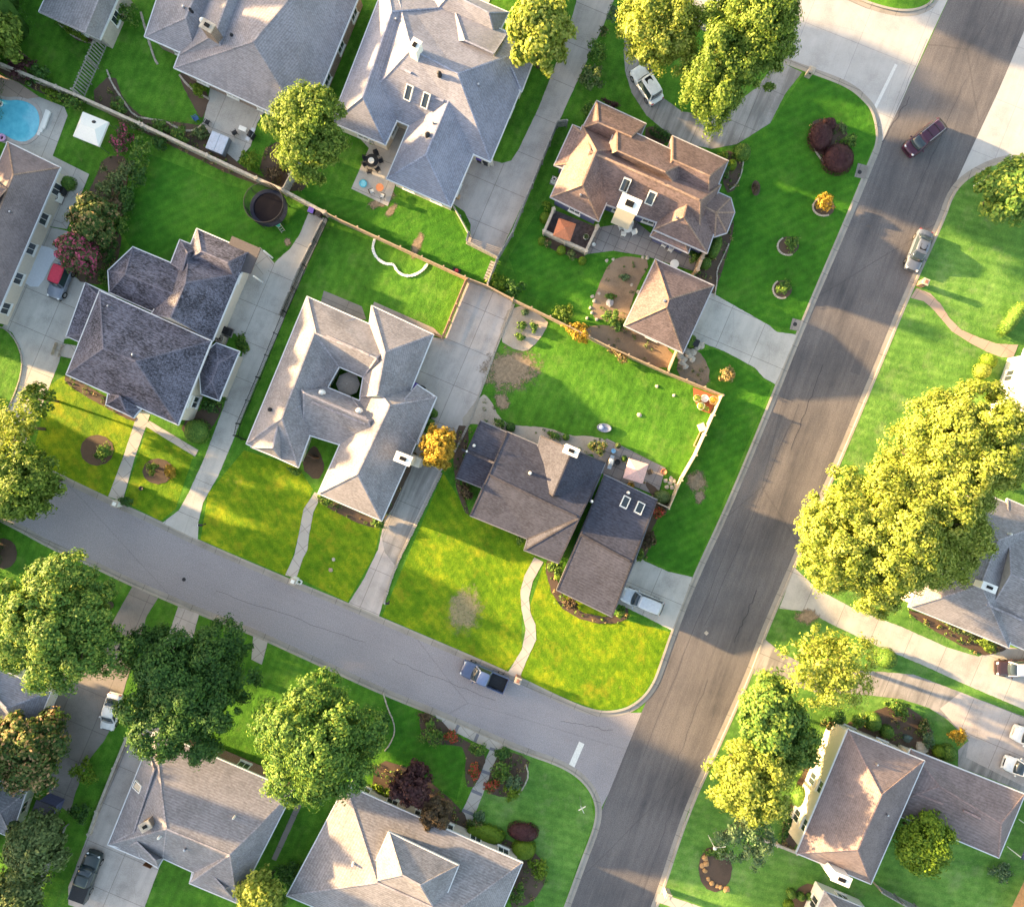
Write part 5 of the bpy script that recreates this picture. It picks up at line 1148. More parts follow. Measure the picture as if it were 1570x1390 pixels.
pot('Terracotta bowl at the right corner of the small patio', 1017, 723, .36, .35, TC)
pot('Yellow planted tub at the lower edge of the small patio', 966, 744, .4, .45, TC, 'gold')
pot('White pot with leaves at the garage entrance path', 898, 365, .35, .5, M['white'], 'pale')
pot('Small potted plant on the flagstone terrace', 910, 376, .22, .3, M['white'])
pot('Dark potted shrub beside the oval patch at the front lawn path', 218, 748, .25, .3, M['dark'])
pot('Round white bowl planter beside the pool deck wall', 48, 131, .3, .4, M['steel'], 'green')
pot('Blue garden bowl on the small patio near the grill', 940, 691, .28, .35, plain('blue_glaze', (.25,.5,.75), .3))
# ---------------------------------------------------------------- furniture
def chair(label, x, y, ang, mat, z=LOT, group=None, cush=None):
    p = P(x, y, z); t = thing('patio_chair', label, 'chair', p, group, R_(ang))
    MB().box((0,0,.42), (.52,.52,.05)).build('seat', cush or mat, t, bevel=.02)
    MB().box((-.25,0,.68), (.05,.5,.46), 0, -.15).build('backrest', mat, t, bevel=.02)
    for i in (-1,1):
        MB().box((.02,i*.27,.62), (.5,.05,.04)).build('armrest', mat, t)
        for j in (-1,1): MB().box((j*.22,i*.23,.2), (.04,.04,.4)).build('leg', mat, t)
    return t
def rtable(label, x, y, r, mat, z=LOT, h=.72, name='round_table'):
    p = P(x, y, z); t = thing(name, label, 'table', p)
    MB().lathe((0,0,h-.05), [(r,0),(r,.05)], 24).build('tabletop', mat, t)
    MB().tube([(0,0,0),(0,0,h-.05)], .05).build('column', mat, t); MB().lathe((0,0,0), [(r*.5,0),(r*.45,.04)], 16).build('base', mat, t); return t
def umbrella(label, x, y, r, n, hz, canm, z=LOT, rot=0.0, cat='umbrella'):
    p = P(x, y, z+hz); t = thing('patio_umbrella', label, cat, (p.x, p.y, z), None, R_(rot)); m = MB()
    vs = [(0,0,hz)] + [(r*math.cos(2*math.pi*k/n), r*math.sin(2*math.pi*k/n), hz-.45) for k in range(n)]
    mid = [((r*.55)*math.cos(2*math.pi*(k+.5)/n)*math.cos(math.pi/n), (r*.55)*math.sin(2*math.pi*(k+.5)/n)*math.cos(math.pi/n), hz-.29) for k in range(n)]
    low = [(v[0], v[1], v[2]-.03) for v in vs]
    m.add(vs + [(v[0],v[1],v[2]-.14) for v in vs[1:]], [(0,1+k,1+(k+1)%n) for k in range(n)] + [(1+k,1+(k+1)%n,n+1+(k+1)%n,n+1+k) for k in range(n)])
    o = m.build('canopy', canm, t); s_ = o.modifiers.new('solid','SOLIDIFY'); s_.thickness = .02
    MB().tube([(0,0,0),(0,0,hz+.1)], .03).build('pole', M['steel'], t); MB().lathe((0,0,0), [(.3,0),(.28,.08),(.06,.12)], 16).build('base', M['dark'], t)
    rb = MB()
    for k in range(n): rb.bar((0,0,hz-.05), (r*math.cos(2*math.pi*k/n), r*math.sin(2*math.pi*k/n), hz-.47), .02, .02)
    rb.build('rib', M['dark'], t); return t
umbrella('Beige eight sided umbrella inside the small house courtyard', 532, 588, 1.35, 8, 2.4, plain('beige_canvas', (.20,.18,.165), .9))
umbrella('Pale pink square umbrella on the small patio', 976, 722, 1.62, 4, 2.5, plain('pink_canvas', (.62,.40,.37), .9), rot=28)
umbrella('Terracotta orange square umbrella on the dark deck', 866, 350, 1.45, 4, 2.4, plain('orange_canvas', (.46,.17,.09), .9), rot=26)
wh = M['white']
rtable('White round table on the terrace below the cream chimney', 961, 353, .5, wh)
for i, (x, y, a) in enumerate(((951,350,20),(955,360,80),(971,358,200),(966,346,260))):
    chair(['Left','Lower','Right','Upper'][i]+' white chair at the white round table below the cream chimney', x, y, a, wh)
rtable('White square table under the awning of the brown house', 1032, 407, .5, wh)
chair('White lounge chair beside the awning wall', 1027, 384, 60, wh); chair('Second white chair under the awning wall, further left', 1017, 377, 60, wh)
rtable('Dark round dining table with a white umbrella foot on the blue grey house patio', 572, 250, .75, M['dark'])
for i, (x, y, a) in enumerate(((578,238,290),(562,245,0),(561,254,20),(568,265,80),(580,262,130),(585,249,200))):
    chair(['Upper','Upper left','Left','Lower','Lower right','Right'][i]+' dark chair around the dark round dining table', x, y, a, M['dark'])
pot('White covered bowl standing on the dark round dining table', 570, 248, .35, .35, wh, z=LOT+.73, name='covered_bowl')
rtable('Round brown side table on the blue grey house patio', 584, 291, .45, TC)
chair('White cushioned chair left of the round brown table', 571, 296, 20, M['dark'], cush=wh); chair('White cushioned chair right of the round brown table', 588, 303, 160, M['dark'], cush=wh)
t = thing('paddling_pool', 'Small round turquoise paddling pool on the blue grey house patio', 'paddling pool', P(557,282,LOT+.01))
MB().lathe((0,0,0), [(.42,0),(.45,.15),(.38,.2),(.35,.1),(.01,.1)], 24).build('rim', plain('turquoise_plastic', (.10,.55,.70), .3), t, True)
MB().lathe((0,0,.1), [(.34,0),(.34,.03)], 24).build('water', plain('pale_water', (.3,.7,.8), .1), t)
chair('Dark chair at the right side of the pink umbrella', 995, 723, 200, M['dark']); chair('Tan chair below the pink umbrella', 966, 735, 90, M['tan']); chair('Tan chair at the left of the pink umbrella', 960, 722, 20, M['tan'])
def grill(label, x, y, ang, lid, z=LOT):
    p = P(x, y, z); t = thing('grill', label, 'grill', p, None, R_(ang))
    MB().box((0,0,.5), (.7,.5,.8)).build('cabinet', M['dark'], t, bevel=.02)
    MB().tube([(-.35,0,.92),(.35,0,.92)], .27, 14).build('lid', lid, t, True)
    for i in (-1,1): MB().box((i*.58,0,.82), (.42,.45,.04)).build('side_shelf', M['steel'], t)
    MB().bar((-.25,-.3,.95), (.25,-.3,.95), .03, .03).build('handle', M['steel'], t)
    for i in (-1,1): MB().tube([(i*.3,-.2,.1),(i*.3+.05,-.2,.1)], .1).build('wheel', M['rubber'], t)
grill('White lidded grill beside the small patio wall', 935, 708, 75, wh)
grill('Black barbecue grill beside the hot tub patio', 388, 211, 60, M['dark'])
grill('Dark covered grill under the roof edge of the blue grey house', 577, 218, 20, M['dark'])
t = thing('hot_tub', 'Square hot tub with a pale blue two part cover on the patio', 'hot tub', P(338,224,LOT+.01), None, R_(-22))
MB().box((0,0,.4), (2.1,2.1,.8)).build('tub', plain('tub_cabinet', (.16,.17,.2), .6), t, bevel=.08)
for i in (-1,1): MB().box((i*.52,0,.86), (1.03,2.12,.12)).build('cover', plain('blue_vinyl', (.42,.47,.58), .6), t, bevel=.05)
t = thing('garden_table', 'Small white side table next to the hot tub', 'table', P(375,201,LOT+.01), None, R_(-22))
MB().box((0,0,.6), (.9,.5,.05)).build('tabletop', wh, t); [MB().box((i*.4,j*.2,.29), (.05,.05,.58)).build('leg', wh, t) for i in (-1,1) for j in (-1,1)]
chair('Dark chair between the hot tub and the barbecue', 362, 206, 120, M['dark'])
chair('Blue green folding chair at the patio corner by the hot tub', 303, 184, 30, plain('blue_fabric', (.05,.12,.3), .8)); chair('Dark patio chair at the upper corner of the hot tub patio', 320, 190, 60, M['dark'])
t = thing('canopy_tent', 'White pop up canopy tent with a dark vent on the lawn by the hedge row', 'canopy', P(156,211,LOT), None, R_(-22))
m = MB(); a_ = 1.55
vs = [(-a_,-a_*.95,2.1),(a_,-a_*.95,2.1),(a_,a_*.95,2.1),(-a_,a_*.95,2.1),(-.9,0,2.75),(.9,0,2.75)]
m.add(vs + [(v[0],v[1],1.85) for v in vs[:4]], [(0,1,5,4),(2,3,4,5),(1,2,5),(3,0,4),(0,6,7,1),(1,7,8,2),(2,8,9,3),(3,9,6,0)]); o = m.build('canopy', wh, t); s_ = o.modifiers.new('s','SOLIDIFY'); s_.thickness = .03
for i in (-1,1):
    for j in (-1,1): MB().box((i*1.45,j*1.35,1.0), (.06,.06,2.0)).build('pole', M['steel'], t)
MB().lathe((.25,.75,2.34), [(.26,0),(.2,.12),(.02,.16)], 12).build('vent', M['dark'], t)
# pool
t = thing('swimming_pool', 'Round turquoise swimming pool with pale steps at the left edge', 'swimming pool', P(20,187,LOT))
pp = chaikin([(60,172),(62,190),(56,208),(40,219),(22,216),(5,205),(-20,200),(-60,190),(-60,150),(-10,148),(10,155),(30,153),(50,160)], 2)
q = [p - Vector(t.location).to_2d() for p in pxy(pp, LOT)]; m = MB().flat(q, .03); wm, ntw, bw = newmat('pool_water')
bw.inputs['Roughness'].default_value = .05; ntw.links.new(ramp(ntw, noise(ntw, 1.2, 3, .6, coords(ntw)), [(.3, (.10,.45,.62)), (.7, (.17,.60,.75))]), bw.inputs['Base Color']); bump(ntw, bw, noise(ntw, 3, 3, .6, coords(ntw)), .2, .05)
m.build('water', wm, t); qi = offset_poly(q, -.35); n = len(q)
MB().add([(*a, .03) for a in q]+[(*a, .09) for a in q]+[(*a, .09) for a in qi]+[(*a, 0) for a in qi], [(k*n+i, k*n+(i+1)%n, (k+1)*n+(i+1)%n, (k+1)*n+i) for k in range(3) for i in range(n)]).build('coping', M['conc_pink'], t)
for k in range(3):
    c = P(66+k*3.4, 187, LOT)-t.location; MB().box((c.x, c.y+(k-1)*.1, .06+.07*k), (.34, 3.1-.5*k, .08+.06*k), -.35).build('step', wh, t)
o = MB().lathe((0,0,0), [(.25,0),(.42,.08),(.48,.16),(.42,.24),(.25,.24),(.2,.12),(.2,0)], 20).build('pool_float', plain('pink_plastic', (.62,.36,.62), .4), None, True); o.location = P(4,212,LOT+.1); tag(o, 'Lilac inflatable ring floating at the edge of the pool', 'pool float')
o = MB().lathe((0,0,0), [(.2,0),(.32,.06),(.36,.12),(.32,.18),(.2,.18),(.15,.1),(.15,0)], 20).build('pool_float', wh, None, True); o.location = P(1,160,LOT+.1); tag(o, 'White inflatable ring at the upper edge of the pool', 'pool float')
# trampoline
t = thing('trampoline', 'Large round black trampoline with a safety net and teal ball on the back lawn', 'trampoline', P(416,323,LOT))
MB().lathe((0,0,.85), [(1.72,0),(1.72,.02)], 40).build('jumping_mat', plain('black_mesh', (.006,.006,.012), .9), t)
def ring(m, r0, r1, z0, z1, n=40):
    vs = [(r*math.cos(2*math.pi*k/n), r*math.sin(2*math.pi*k/n), z) for r, z in ((r0,z0),(r1,z0),(r1,z1),(r0,z1)) for k in range(n)]
    return m.add(vs, [(a*n+k, a*n+(k+1)%n, ((a+1)%4)*n+(k+1)%n, ((a+1)%4)*n+k) for a in range(4) for k in range(n)])
ring(MB(), 1.72, 2.15, .84, .9).build('safety_pad', plain('navy_pad', (.018,.025,.05), .8), t)
for k in range(6):
    a = k*math.pi/3+.2; c = (2.2*math.cos(a), 2.2*math.sin(a)); MB().tube([(c[0],c[1],0),(c[0],c[1],2.6)], .04).build('net_pole', M['dark'], t)
ring(MB(), 2.16, 2.22, 2.56, 2.62).build('top_ring', M['dark'], t)
m = MB()
for k in range(150):
    a = k*math.pi/75; m.bar((2.17*math.cos(a), 2.17*math.sin(a), .9), (2.17*math.cos(a+.09), 2.17*math.sin(a+.09), 2.58), .012, .012); m.bar((2.17*math.cos(a), 2.17*math.sin(a), .9), (2.17*math.cos(a-.09), 2.17*math.sin(a-.09), 2.58), .015, .015)
m.build('safety_net', M['dark'], t)
m = MB()
for s_ in (-1,1): m.bar((2.3+.5,s_*.22,0), (2.2,s_*.22,.9), .04, .04)
for k in range(3): m.bar((2.75-k*.18,-.22,.2+.24*k), (2.75-k*.18,.22,.2+.24*k), .05, .04)
l_ = m.build('ladder', M['steel'], t); l_.rotation_euler = (0,0,R_(-60))
o = MB().lathe((0,0,0), [(.02,0),(.2,.06),(.3,.2),(.32,.3),(.28,.44),(.16,.54),(.02,.58)], 16).build('play_ball', plain('teal_plastic', (.03,.42,.30), .4), None, True); o.location = P(427,345,LOT); tag(o, 'Teal plastic ball at the foot of the trampoline', 'ball')
# wheelie bins
def bin_(label, x, y, ang, lid, body=None):
    t = thing('trash_bin', label, 'bin', P(x, y, LOT+.02), None, R_(ang)); m = MB()
    m.add([(-.24,-.26,0),(.24,-.26,0),(.24,.26,0),(-.24,.26,0),(-.3,-.35,1.0),(.3,-.35,1.0),(.3,.35,1.0),(-.3,.35,1.0)], [(0,1,2,3),(4,5,6,7),(0,1,5,4),(1,2,6,5),(2,3,7,6),(3,0,4,7)]).build('body', body or M['dark'], t, bevel=.03)
    MB().box((0,0,1.04), (.66,.76,.08)).build('lid', lid, t, bevel=.03)
    for i in (-1,1): MB().tube([(i*.26,.33,.1),(i*.2,.33,.1)], .1, 12).build('wheel', M['rubber'], t)
    MB().bar((-.25,.42,1.0),(.25,.42,1.0),.04,.04).build('handle', M['dark'], t)
PU = plain('purple_plastic', (.13,.08,.42), .4)
bin_('Purple lidded bin at the garage wall of the blue grey house', 736, 247, -22, PU); bin_('Dark bin next to the purple one at the blue grey house', 746, 251, -22, M['dark'])
bin_('Purple lidded bin at the top of the long driveway', 481, 326, -22, PU); bin_('Dark lidded bin at the top of the long driveway', 492, 331, -22, M['dark'])
bin_('Purple lidded bin in the nook of the grey courtyard house', 638, 593, -22, PU); bin_('Dark bin in the nook of the grey courtyard house', 648, 598, -22, M['dark'])
bin_('Dark bin beside the square garage', 1064, 528, -22, M['dark'])
o = MB().box((0,0,.22), (.5,.45,.44)).build('cardboard_box', plain('cardboard', (.48,.33,.2), .9), None, bevel=.02); o.location = P(702,303,LOT+.01); o.rotation_euler = (0,0,-.3); tag(o, 'Cardboard box against the garage wall of the blue grey house', 'box')
# air conditioners
def ac(label, x, y, ang, mat, s_=.85):
    t = thing('air_conditioner', label, 'air conditioner', P(x, y, LOT), None, R_(ang))
    MB().box((0,0,.04), (s_+.2,s_+.2,.08)).build('pad', M['conc_dark'], t); MB().box((0,0,.08+.4), (s_,s_,.78)).build('casing', mat, t, bevel=.03)
    ring(MB(), .30, .34, .87, .90).build('fan_ring', M['black'], t)
    m = MB()
    for k in range(4): m.box((0,0,.885), (.6,.05,.015), k*math.pi/4)
    m.build('fan_grille', M['black'], t)
ac('Pale air conditioner on the bed beside the brown pool house', 92, 306, -22, wh); ac('Dark air conditioner further up beside the brown pool house', 99, 294, -22, M['dark'])
ac('Dark air conditioner in the curved bed of the slate roofed house', 351, 509, -22, M['dark']); ac('Pale air conditioner in the curved bed of the slate roofed house', 342, 521, -22, M['stone'])
ac('White air conditioner under the slate roof corner by the driveway', 373, 423, -22, wh)
ac('Pale air conditioner beside the garden house at lower left', 67, 1199, -22, M['stone'])
ac('White air conditioner at the left wall of the brown gabled house', 849, 279, -22, wh, .6)
ac('Grey air conditioner at the bottom edge nook', 1275, 1372, -22, M['greywood'])
t = thing('garden_bench', 'Pale bench on the concrete pad left of the slate roofed house', 'bench', P(92,537,LOT+.01), None, R_(70))
MB().box((0,0,.42), (1.5,.5,.06)).build('seat', M['stone'], t); MB().box((0,.25,.7), (1.5,.06,.5)).build('backrest', M['stone'], t); [MB().box((i*.65,j*.2,.2), (.07,.07,.4)).build('leg', M['stone'], t) for i in (-1,1) for j in (-1,1)]
sheet('patio', [(85,525),(118,530),(112,550),(88,545)], L(3), M['path'])
# boat shaped rocker on the lawn, playhouse, fire pit, sprinkler, hose
t = thing('garden_swing_bed', 'Oval blue grey lounger bed on the middle lawn', 'lounger', P(926,656,LOT), None, R_(-8))
MB().lathe((0,0,.1), [(.75,0),(.85,.2),(.8,.26),(.7,.18),(.02,.16)], 24, 1.0, .6).build('shell', plain('wicker_grey', (.20,.23,.33), .7), t, True)
MB().lathe((-.35,0,.27), [(.25,0),(.28,.08),(.2,.13),(.02,.14)], 16).build('cushion', plain('cushion_blue', (.45,.52,.70), .8), t, True)
MB().lathe((0,0,0), [(.5,0),(.5,.12)], 20, 1, .6).build('base', M['dark'], t)
t = thing('push_mower', 'Red and black lawn mower parked beside the tan wooden fence', 'lawn mower', P(700,416,LOT), None, R_(-20))
MB().box((0,0,.22), (.9,.55,.22)).build('deck', M['dark'], t, bevel=.06); MB().lathe((.05,0,.33), [(.2,0),(.2,.15),(.1,.2)], 14).build('engine', plain('red_paint', (.5,.03,.05), .4), t, True)
for i in (-1,1):
    for j in (-1,1): MB().tube([(j*.38,i*.3,.12),(j*.38,i*.34,.12)], .13, 12).build('wheel', M['rubber'], t)
    MB().bar((-.4,i*.22,.3), (-1.1,i*.22,.95), .03, .03).build('handle', M['black'], t)
t = thing('compost_crate', 'Weathered wooden plank stack at the fence corner of the court', 'planks', P(752,417,LOT), None, R_(68))
for k in range(7): MB().box((-1.0+k*.33,0,.3), (.24,.75,.6)).build('plank', M['greywood'], t)
t = thing('garden_shed', 'Small dark flat roofed shed behind the silvery tree', 'shed', P(85,1227,LOT), None, R_(-22))
MB().box((0,0,.95), (1.9,1.2,1.9)).build('wall', M['wallblue'], t); MB().box((0,0,1.97), (2.3,1.5,.12), 0, .04).build('roof', plain('dark_felt', (.05,.05,.07), .8), t); MB().box((.0,-.62,.85), (.7,.05,1.6)).build('door', M['greywood'], t)
t = thing('patio_cover', 'Dark navy awning cut by the right edge beside the low mauve roof wing', 'awning', P(1562,1280,LOT), None, R_(-23))
MB().box((.5,0,2.3), (2.6,3.6,.1)).build('roof', plain('navy_canvas', (.045,.05,.09), .8), t); [MB().box((.5+i*1.2,j*1.7,1.12), (.09,.09,2.25)).build('post', wh, t) for i in (-1,1) for j in (-1,1)]
t = thing('raised_planter', 'Yellow timber planter box standing against the cream fence on the sunlit lawn', 'frame', P(1073,672,LOT), None, R_(65))
for i in (-1,1): MB().box((0,i*.3,.1), (2.2,.1,.14)).build('rail', M['orangewood'], t); MB().box((i*1.05,0,.1), (.1,.5,.14)).build('end_board', M['orangewood'], t)
o = MB().box((0,0,.35), (.6,.8,.7)).box((0,0,.75), (.7,.9,.08)).build('storage_box', M['cream'], None, bevel=.03); o.location = P(1074,655,LOT); o.rotation_euler = (0,0,.4); tag(o, 'Cream storage box against the cream fence', 'storage box')
# mailboxes, lamps
def brick_mailbox(label, x, y, mat, ang=-22, boxm=None):
    t = thing('mailbox', label, 'mailbox', P(x, y, LOT), None, R_(ang))
    MB().box((0,0,.6), (.62,.62,1.2)).build('pillar', mat, t, bevel=.02); MB().box((0,0,1.24), (.74,.74,.09)).build('cap', M['stone'], t, bevel=.02)
    MB().box((0,-.32,.95), (.22,.06,.22)).build('letterbox', boxm or M['dark'], t); MB().box((0,0,1.33), (.4,.4,.1)).build('top_stone', mat, t, bevel=.02)
brick_mailbox('White painted masonry mailbox at the foot of the straight front path', 185, 771, wh)
brick_mailbox('White masonry mailbox with a side planter at the foot of the grey house path', 454, 888, wh)
edging('White planter ring beside the masonry mailbox', [(458,887),(464,890),(462,895),(456,893)], 0, .12, .3, wh)
brick_mailbox('Pale red brick mailbox at the foot of the corner house path', 794, 1038, M['brickred'])
brick_mailbox('Red brick mailbox at the street end of the rose coloured path', 1410, 436, M['brickred'])
brick_mailbox('Pale stone mailbox beside the small path at the bottom', 1021, 1364, M['stone'])
brick_mailbox('Low sign stone at the curb of the curved driveway corner', 1238, 116, M['stone'])
def post_mailbox(label, x, y, hh=1.25):
    t = thing('lamp_post', label, 'garden post', P(x, y, LOT)); MB().box((0,0,hh/2), (.1,.1,hh)).build('post', M['dark'], t)
    MB().tube([(-.24,0,hh+.1),(.24,0,hh+.1)], .13, 12).build('letterbox', M['dark'], t); MB().box((-.26,0,hh+.1), (.05,.24,.24)).build('door', wh, t)
post_mailbox('Dark post mailbox with a white front on the sunlit lawn by the long driveway', 315, 803, 1.2); post_mailbox('Dark post mailbox on the sunlit lawn by the stained narrow driveway', 597, 921, 1.2)
t = thing('lamp_post', 'White garden lamp with a curved arm on the right verge', 'lamp post', P(1086,1280,LOT))
MB().tube([(0,0,0),(0,0,2.3),(.1,0,2.5),(1.2,.1,2.5)], .045, 8).build('post', wh, t); MB().lathe((0,0,2.4), [(.05,0),(.2,.1),(.22,.25),(.1,.36),(.01,.38)], 14).build('lamp', wh, t, True)
MB().bar((1.2,.1,2.5),(1.25,.75,2.5),.04,.04).build('arm', wh, t)
t = thing('street_sign', 'Thin street name sign post on the corner lawn at the bottom junction', 'sign', P(889,1222,LOT))
MB().tube([(0,0,0),(0,0,2.6)], .04, 8).build('post', M['steel'], t); MB().box((0,0,2.45), (.9,.03,.2), .5).build('sign_plate', wh, t); MB().box((0,0,2.68), (.9,.03,.2), -1.1).build('sign_plate', wh, t)
t = thing('lamp_post', 'White globe lamp post beside the feathery tree at the right edge', 'lamp post', P(1493,285,LOT)); MB().tube([(0,0,0),(0,0,2.2)], .05).build('post', wh, t); MB().lathe((0,0,2.2), [(.08,0),(.25,.15),(.25,.3),(.1,.45),(.01,.46)], 14).build('lamp', M['tan'], t, True)
for nm, x, y, r, mt in (('Dark manhole cover on the upper concrete basin slab',1318,264,.24,'dark'),('Dark manhole cover on the lower concrete basin slab',1219,497,.24,'dark'),('Pale square utility cover in the dark road',1083,970,.28,'stone'),('Small dark utility cover in the grey street',282,888,.22,'dark')):
    z = L(3) if y < 600 else .03; o = MB().lathe((0,0,0), [(r,0),(r,.012)], 20 if mt == 'dark' else 4).build('manhole_cover', M[mt], None); o.location = P(x, y, z); tag(o, nm, 'manhole cover')
# ---------------------------------------------------------------- vehicles
def loft(stations, n_half):
    """stations: list of (x, [(y,z)...] right half profile from top centre to bottom centre)"""
    vs = []; fs = []; full = 2*n_half-2
    for x, pr in stations:
        ring_ = [(x, y, z) for y, z in pr] + [(x, -y, z) for y, z in pr[-2:0:-1]]
        vs += ring_
    k = len(stations[0][1])*2-2
    for i in range(len(stations)-1):
        for j in range(k): fs.append((i*k+j, i*k+(j+1)%k, (i+1)*k+(j+1)%k, (i+1)*k+j))
    fs += [tuple(range(k-1,-1,-1)), tuple((len(stations)-1)*k+j for j in range(k))]
    return vs, fs
def vehicle(label, x, y, ang, Ln, Wd, Ht, kind, pm, cat='car', roofm=None, z=.02, top=None, sunroof=False, rails=False, lid=None):
    """ang: heading of the nose in the photo, degrees clockwise from +x"""
    p = P(x, y, z+.9); t = thing('parked_car' if cat == 'car' else {'pickup':'pickup_truck','jeep':'jeep','van':'minivan','suv':'suv_car'}.get(cat,'parked_car'), label, cat if cat != 'suv' else 'suv', (p.x, p.y, z), None, R_(-ang))
    h = Wd/2; zb = .24; belt = Ht*.60 if kind != 'jeep' else Ht*.52
    hood = belt*.94; X = lambda f: f*Ln
    if kind == 'sedan': cab = (-.36,-.20,.08,.26); rear = belt*.97
    elif kind == 'pickup': cab = (-.13,-.09,.12,.24); rear = belt
    elif kind in ('suv','van'): cab = (-.485,-.43,.10 if kind=='suv' else .16,.24 if kind=='suv' else .33); rear = belt
    else: cab = (-.40,-.38,.10,.16); rear = belt
    st = []
    for f, wf, zt in ((-.5,.62,rear*.80),(-.492,.78,rear*.88),(-.478,.90,rear*.96),(-.44,.97,rear),(-.3,1,rear),(0,1,belt),(.2,1,belt),(.30,.99,hood+.01),(.40,.96,hood-.02),(.445,.91,hood*.94),(.475,.83,hood*.86),(.492,.70,hood*.76),(.5,.52,hood*.68)):
        w_ = h*wf; st.append((X(f), [(0,zt+.03),(w_*.6,zt+.02),(w_*.93,zt-.05),(w_,zt-.2),(w_,zb+.2),(w_*.94,zb),(0,zb)]))
    if kind == 'pickup':
        st = [s_ for s_ in st if s_[0] >= X(-.14)]; zt = belt; w_ = h; st.insert(0, (X(-.14), [(0,zt+.02),(w_*.6,zt+.01),(w_*.93,zt-.05),(w_,zt-.2),(w_,zb+.2),(w_*.94,zb),(0,zb)]))
    vs, fs = loft(st, 7); MB().add(vs, fs).build('body', pm, t, True)
    if kind == 'pickup':
        m = MB(); xa, xb = X(-.5), X(-.14); cx = (xa+xb)/2; lx = xb-xa
        for i in (-1,1): m.box((cx,i*(h-.06),(zb+belt)/2+.02), (lx,.12,belt-zb))
        m.box((xa+.04,0,(zb+belt)/2), (.08,Wd-.24,belt-zb-.04)); m.build('bed', pm, t, bevel=.03)
        MB().box((cx,0,zb+.3), (lx-.08,Wd-.25,.06)).build('bed_floor' if not lid else 'bed_cover', M['dark'], t)
        if lid: MB().box((cx,0,belt-.02), (lx-.06,Wd-.26,.05)).build('tonneau_cover', M['dark'], t)
    # greenhouse
    xr, xrt, xft, xf = [X(c) for c in cap_(cab)]
    yb, yt = h*.93, h*.74; zr = Ht; zb2 = belt-.03
    B_ = [(xr,-yb,zb2),(xr,yb,zb2),(xf,yb,zb2),(xf,-yb,zb2)]; T_ = [(xrt,-yt,zr-.05),(xrt,yt,zr-.05),(xft,yt,zr-.05),(xft,-yt,zr-.05)]
    def q_(a, b, c, d, nm, ins=.06):
        a, b, c, d = map(Vector, (a,b,c,d)); cen = (a+b+c+d)/4; nn = (b-a).cross(d-a).normalized()
        if nn.dot(cen - Vector(((xr+xf)/2,0,(zb2+zr)/2))) < 0: nn = -nn
        vs = [v + (cen-v)*ins + nn*.012 for v in (a,b,c,d)]; vs2 = [v - nn*.03 for v in vs]
        MB().add(vs+vs2, [(0,1,2,3),(4,5,6,7),(0,1,5,4),(1,2,6,5),(2,3,7,6),(3,0,4,7)]).build(nm, glass('car_glass', (.03,.045,.06)), t)
    rm = roofm or pm
    m = MB(); m.add([tuple(Vector(a)*1.0) for a in B_+T_], [(0,1,5,4),(1,2,6,5),(2,3,7,6),(3,0,4,7)])
    m.build('cabin_frame', rm if kind != 'jeep' else pm, t)
    m = MB(); nx, ny = 9, 8; cx = (xrt+xft)/2; lx = (xft-xrt)+.06; vs = []
    for i in range(nx+1):
        u = i/nx*2-1; hw = (yt+.03)*(1-.10*abs(u)**3)
        for j in range(ny+1):
            v = j/ny*2-1; vs.append((cx+u*lx/2*(1-.05*v*v), v*hw, zr-.05+.07*(1-abs(u)**2.5)*(1-v*v)+.02))
    fs = [(i*(ny+1)+j, (i+1)*(ny+1)+j, (i+1)*(ny+1)+j+1, i*(ny+1)+j+1) for i in range(nx) for j in range(ny)]
    m.add(vs, fs); ro = m.build('roof', rm, t, True); sf = ro.modifiers.new('s','SOLIDIFY'); sf.thickness = .05
    def curved(p0, p1, q0, q1, nm, bulge, sgn):       # bottom edge p0-p1, top edge q0-q1
        n = 8; vs = []
        for f in (.06, .5, .94):
            for k in range(n+1):
                w_ = .07+.86*k/n; a = Vector(p0).lerp(Vector(p1), w_); b = Vector(q0).lerp(Vector(q1), w_); c = a.lerp(b, f)
                c.x += sgn*(bulge*(1-(2*w_-1)**2)*(1-f*.6)+.03); c.z += .02; vs.append(c)
        m = MB().add(vs, [(r*(n+1)+k, r*(n+1)+k+1, (r+1)*(n+1)+k+1, (r+1)*(n+1)+k) for r in range(2) for k in range(n)])
        o = m.build(nm, glass('car_glass', (.03,.045,.06)), t, True); sf = o.modifiers.new('s','SOLIDIFY'); sf.thickness = .03
    curved(B_[3],B_[2],T_[3],T_[2],'windscreen',.16,1); curved(B_[0],B_[1],T_[0],T_[1],'rear_window',.10,-1)
    q_(B_[1],B_[2],T_[2],T_[1],'side_window',.1); q_(B_[3],B_[0],T_[0],T_[3],'side_window',.1)
    if sunroof: MB().box((xft-.55,0,zr+.01), (.7,yt*1.1,.03)).build('sunroof', M['black'], t, bevel=.02)
    if rails:
        for i in (-1,1): MB().bar((xrt+.2,i*yt*.9,zr+.05), (xft-.3,i*yt*.9,zr+.05), .05, .05).build('roof_rail', M['steel'], t)
        for k in range(2): MB().bar((cx-.5+k,-yt*.9,zr+.06), (cx-.5+k,yt*.9,zr+.06), .035, .03).build('crossbar', M['dark'], t)
    r = .34 if kind in ('sedan','van') else .38
    for i in (-1,1):
        for fx in (-.30, .315):
            w_ = MB().tube([(X(fx),i*(h+.012),r),(X(fx),i*(h-.2),r)], r, 20).build('wheel', M['rubber'], t)
            MB().tube([(X(fx),i*(h+.022),r),(X(fx),i*(h-.05),r)], r*.62, 14).build('rim', M['steel'], w_)
        MB().box((X(.462),i*h*.64,hood*.84), (.22,.28,.12), i*-.5).build('headlight', plain('headlamp', (.75,.76,.78), .15), t, bevel=.03)
        MB().box((X(-.492),i*h*.72,rear*.8), (.08,.26,.16)).build('tail_light', plain('tail_lamp', (.35,.02,.02), .2), t, bevel=.02)
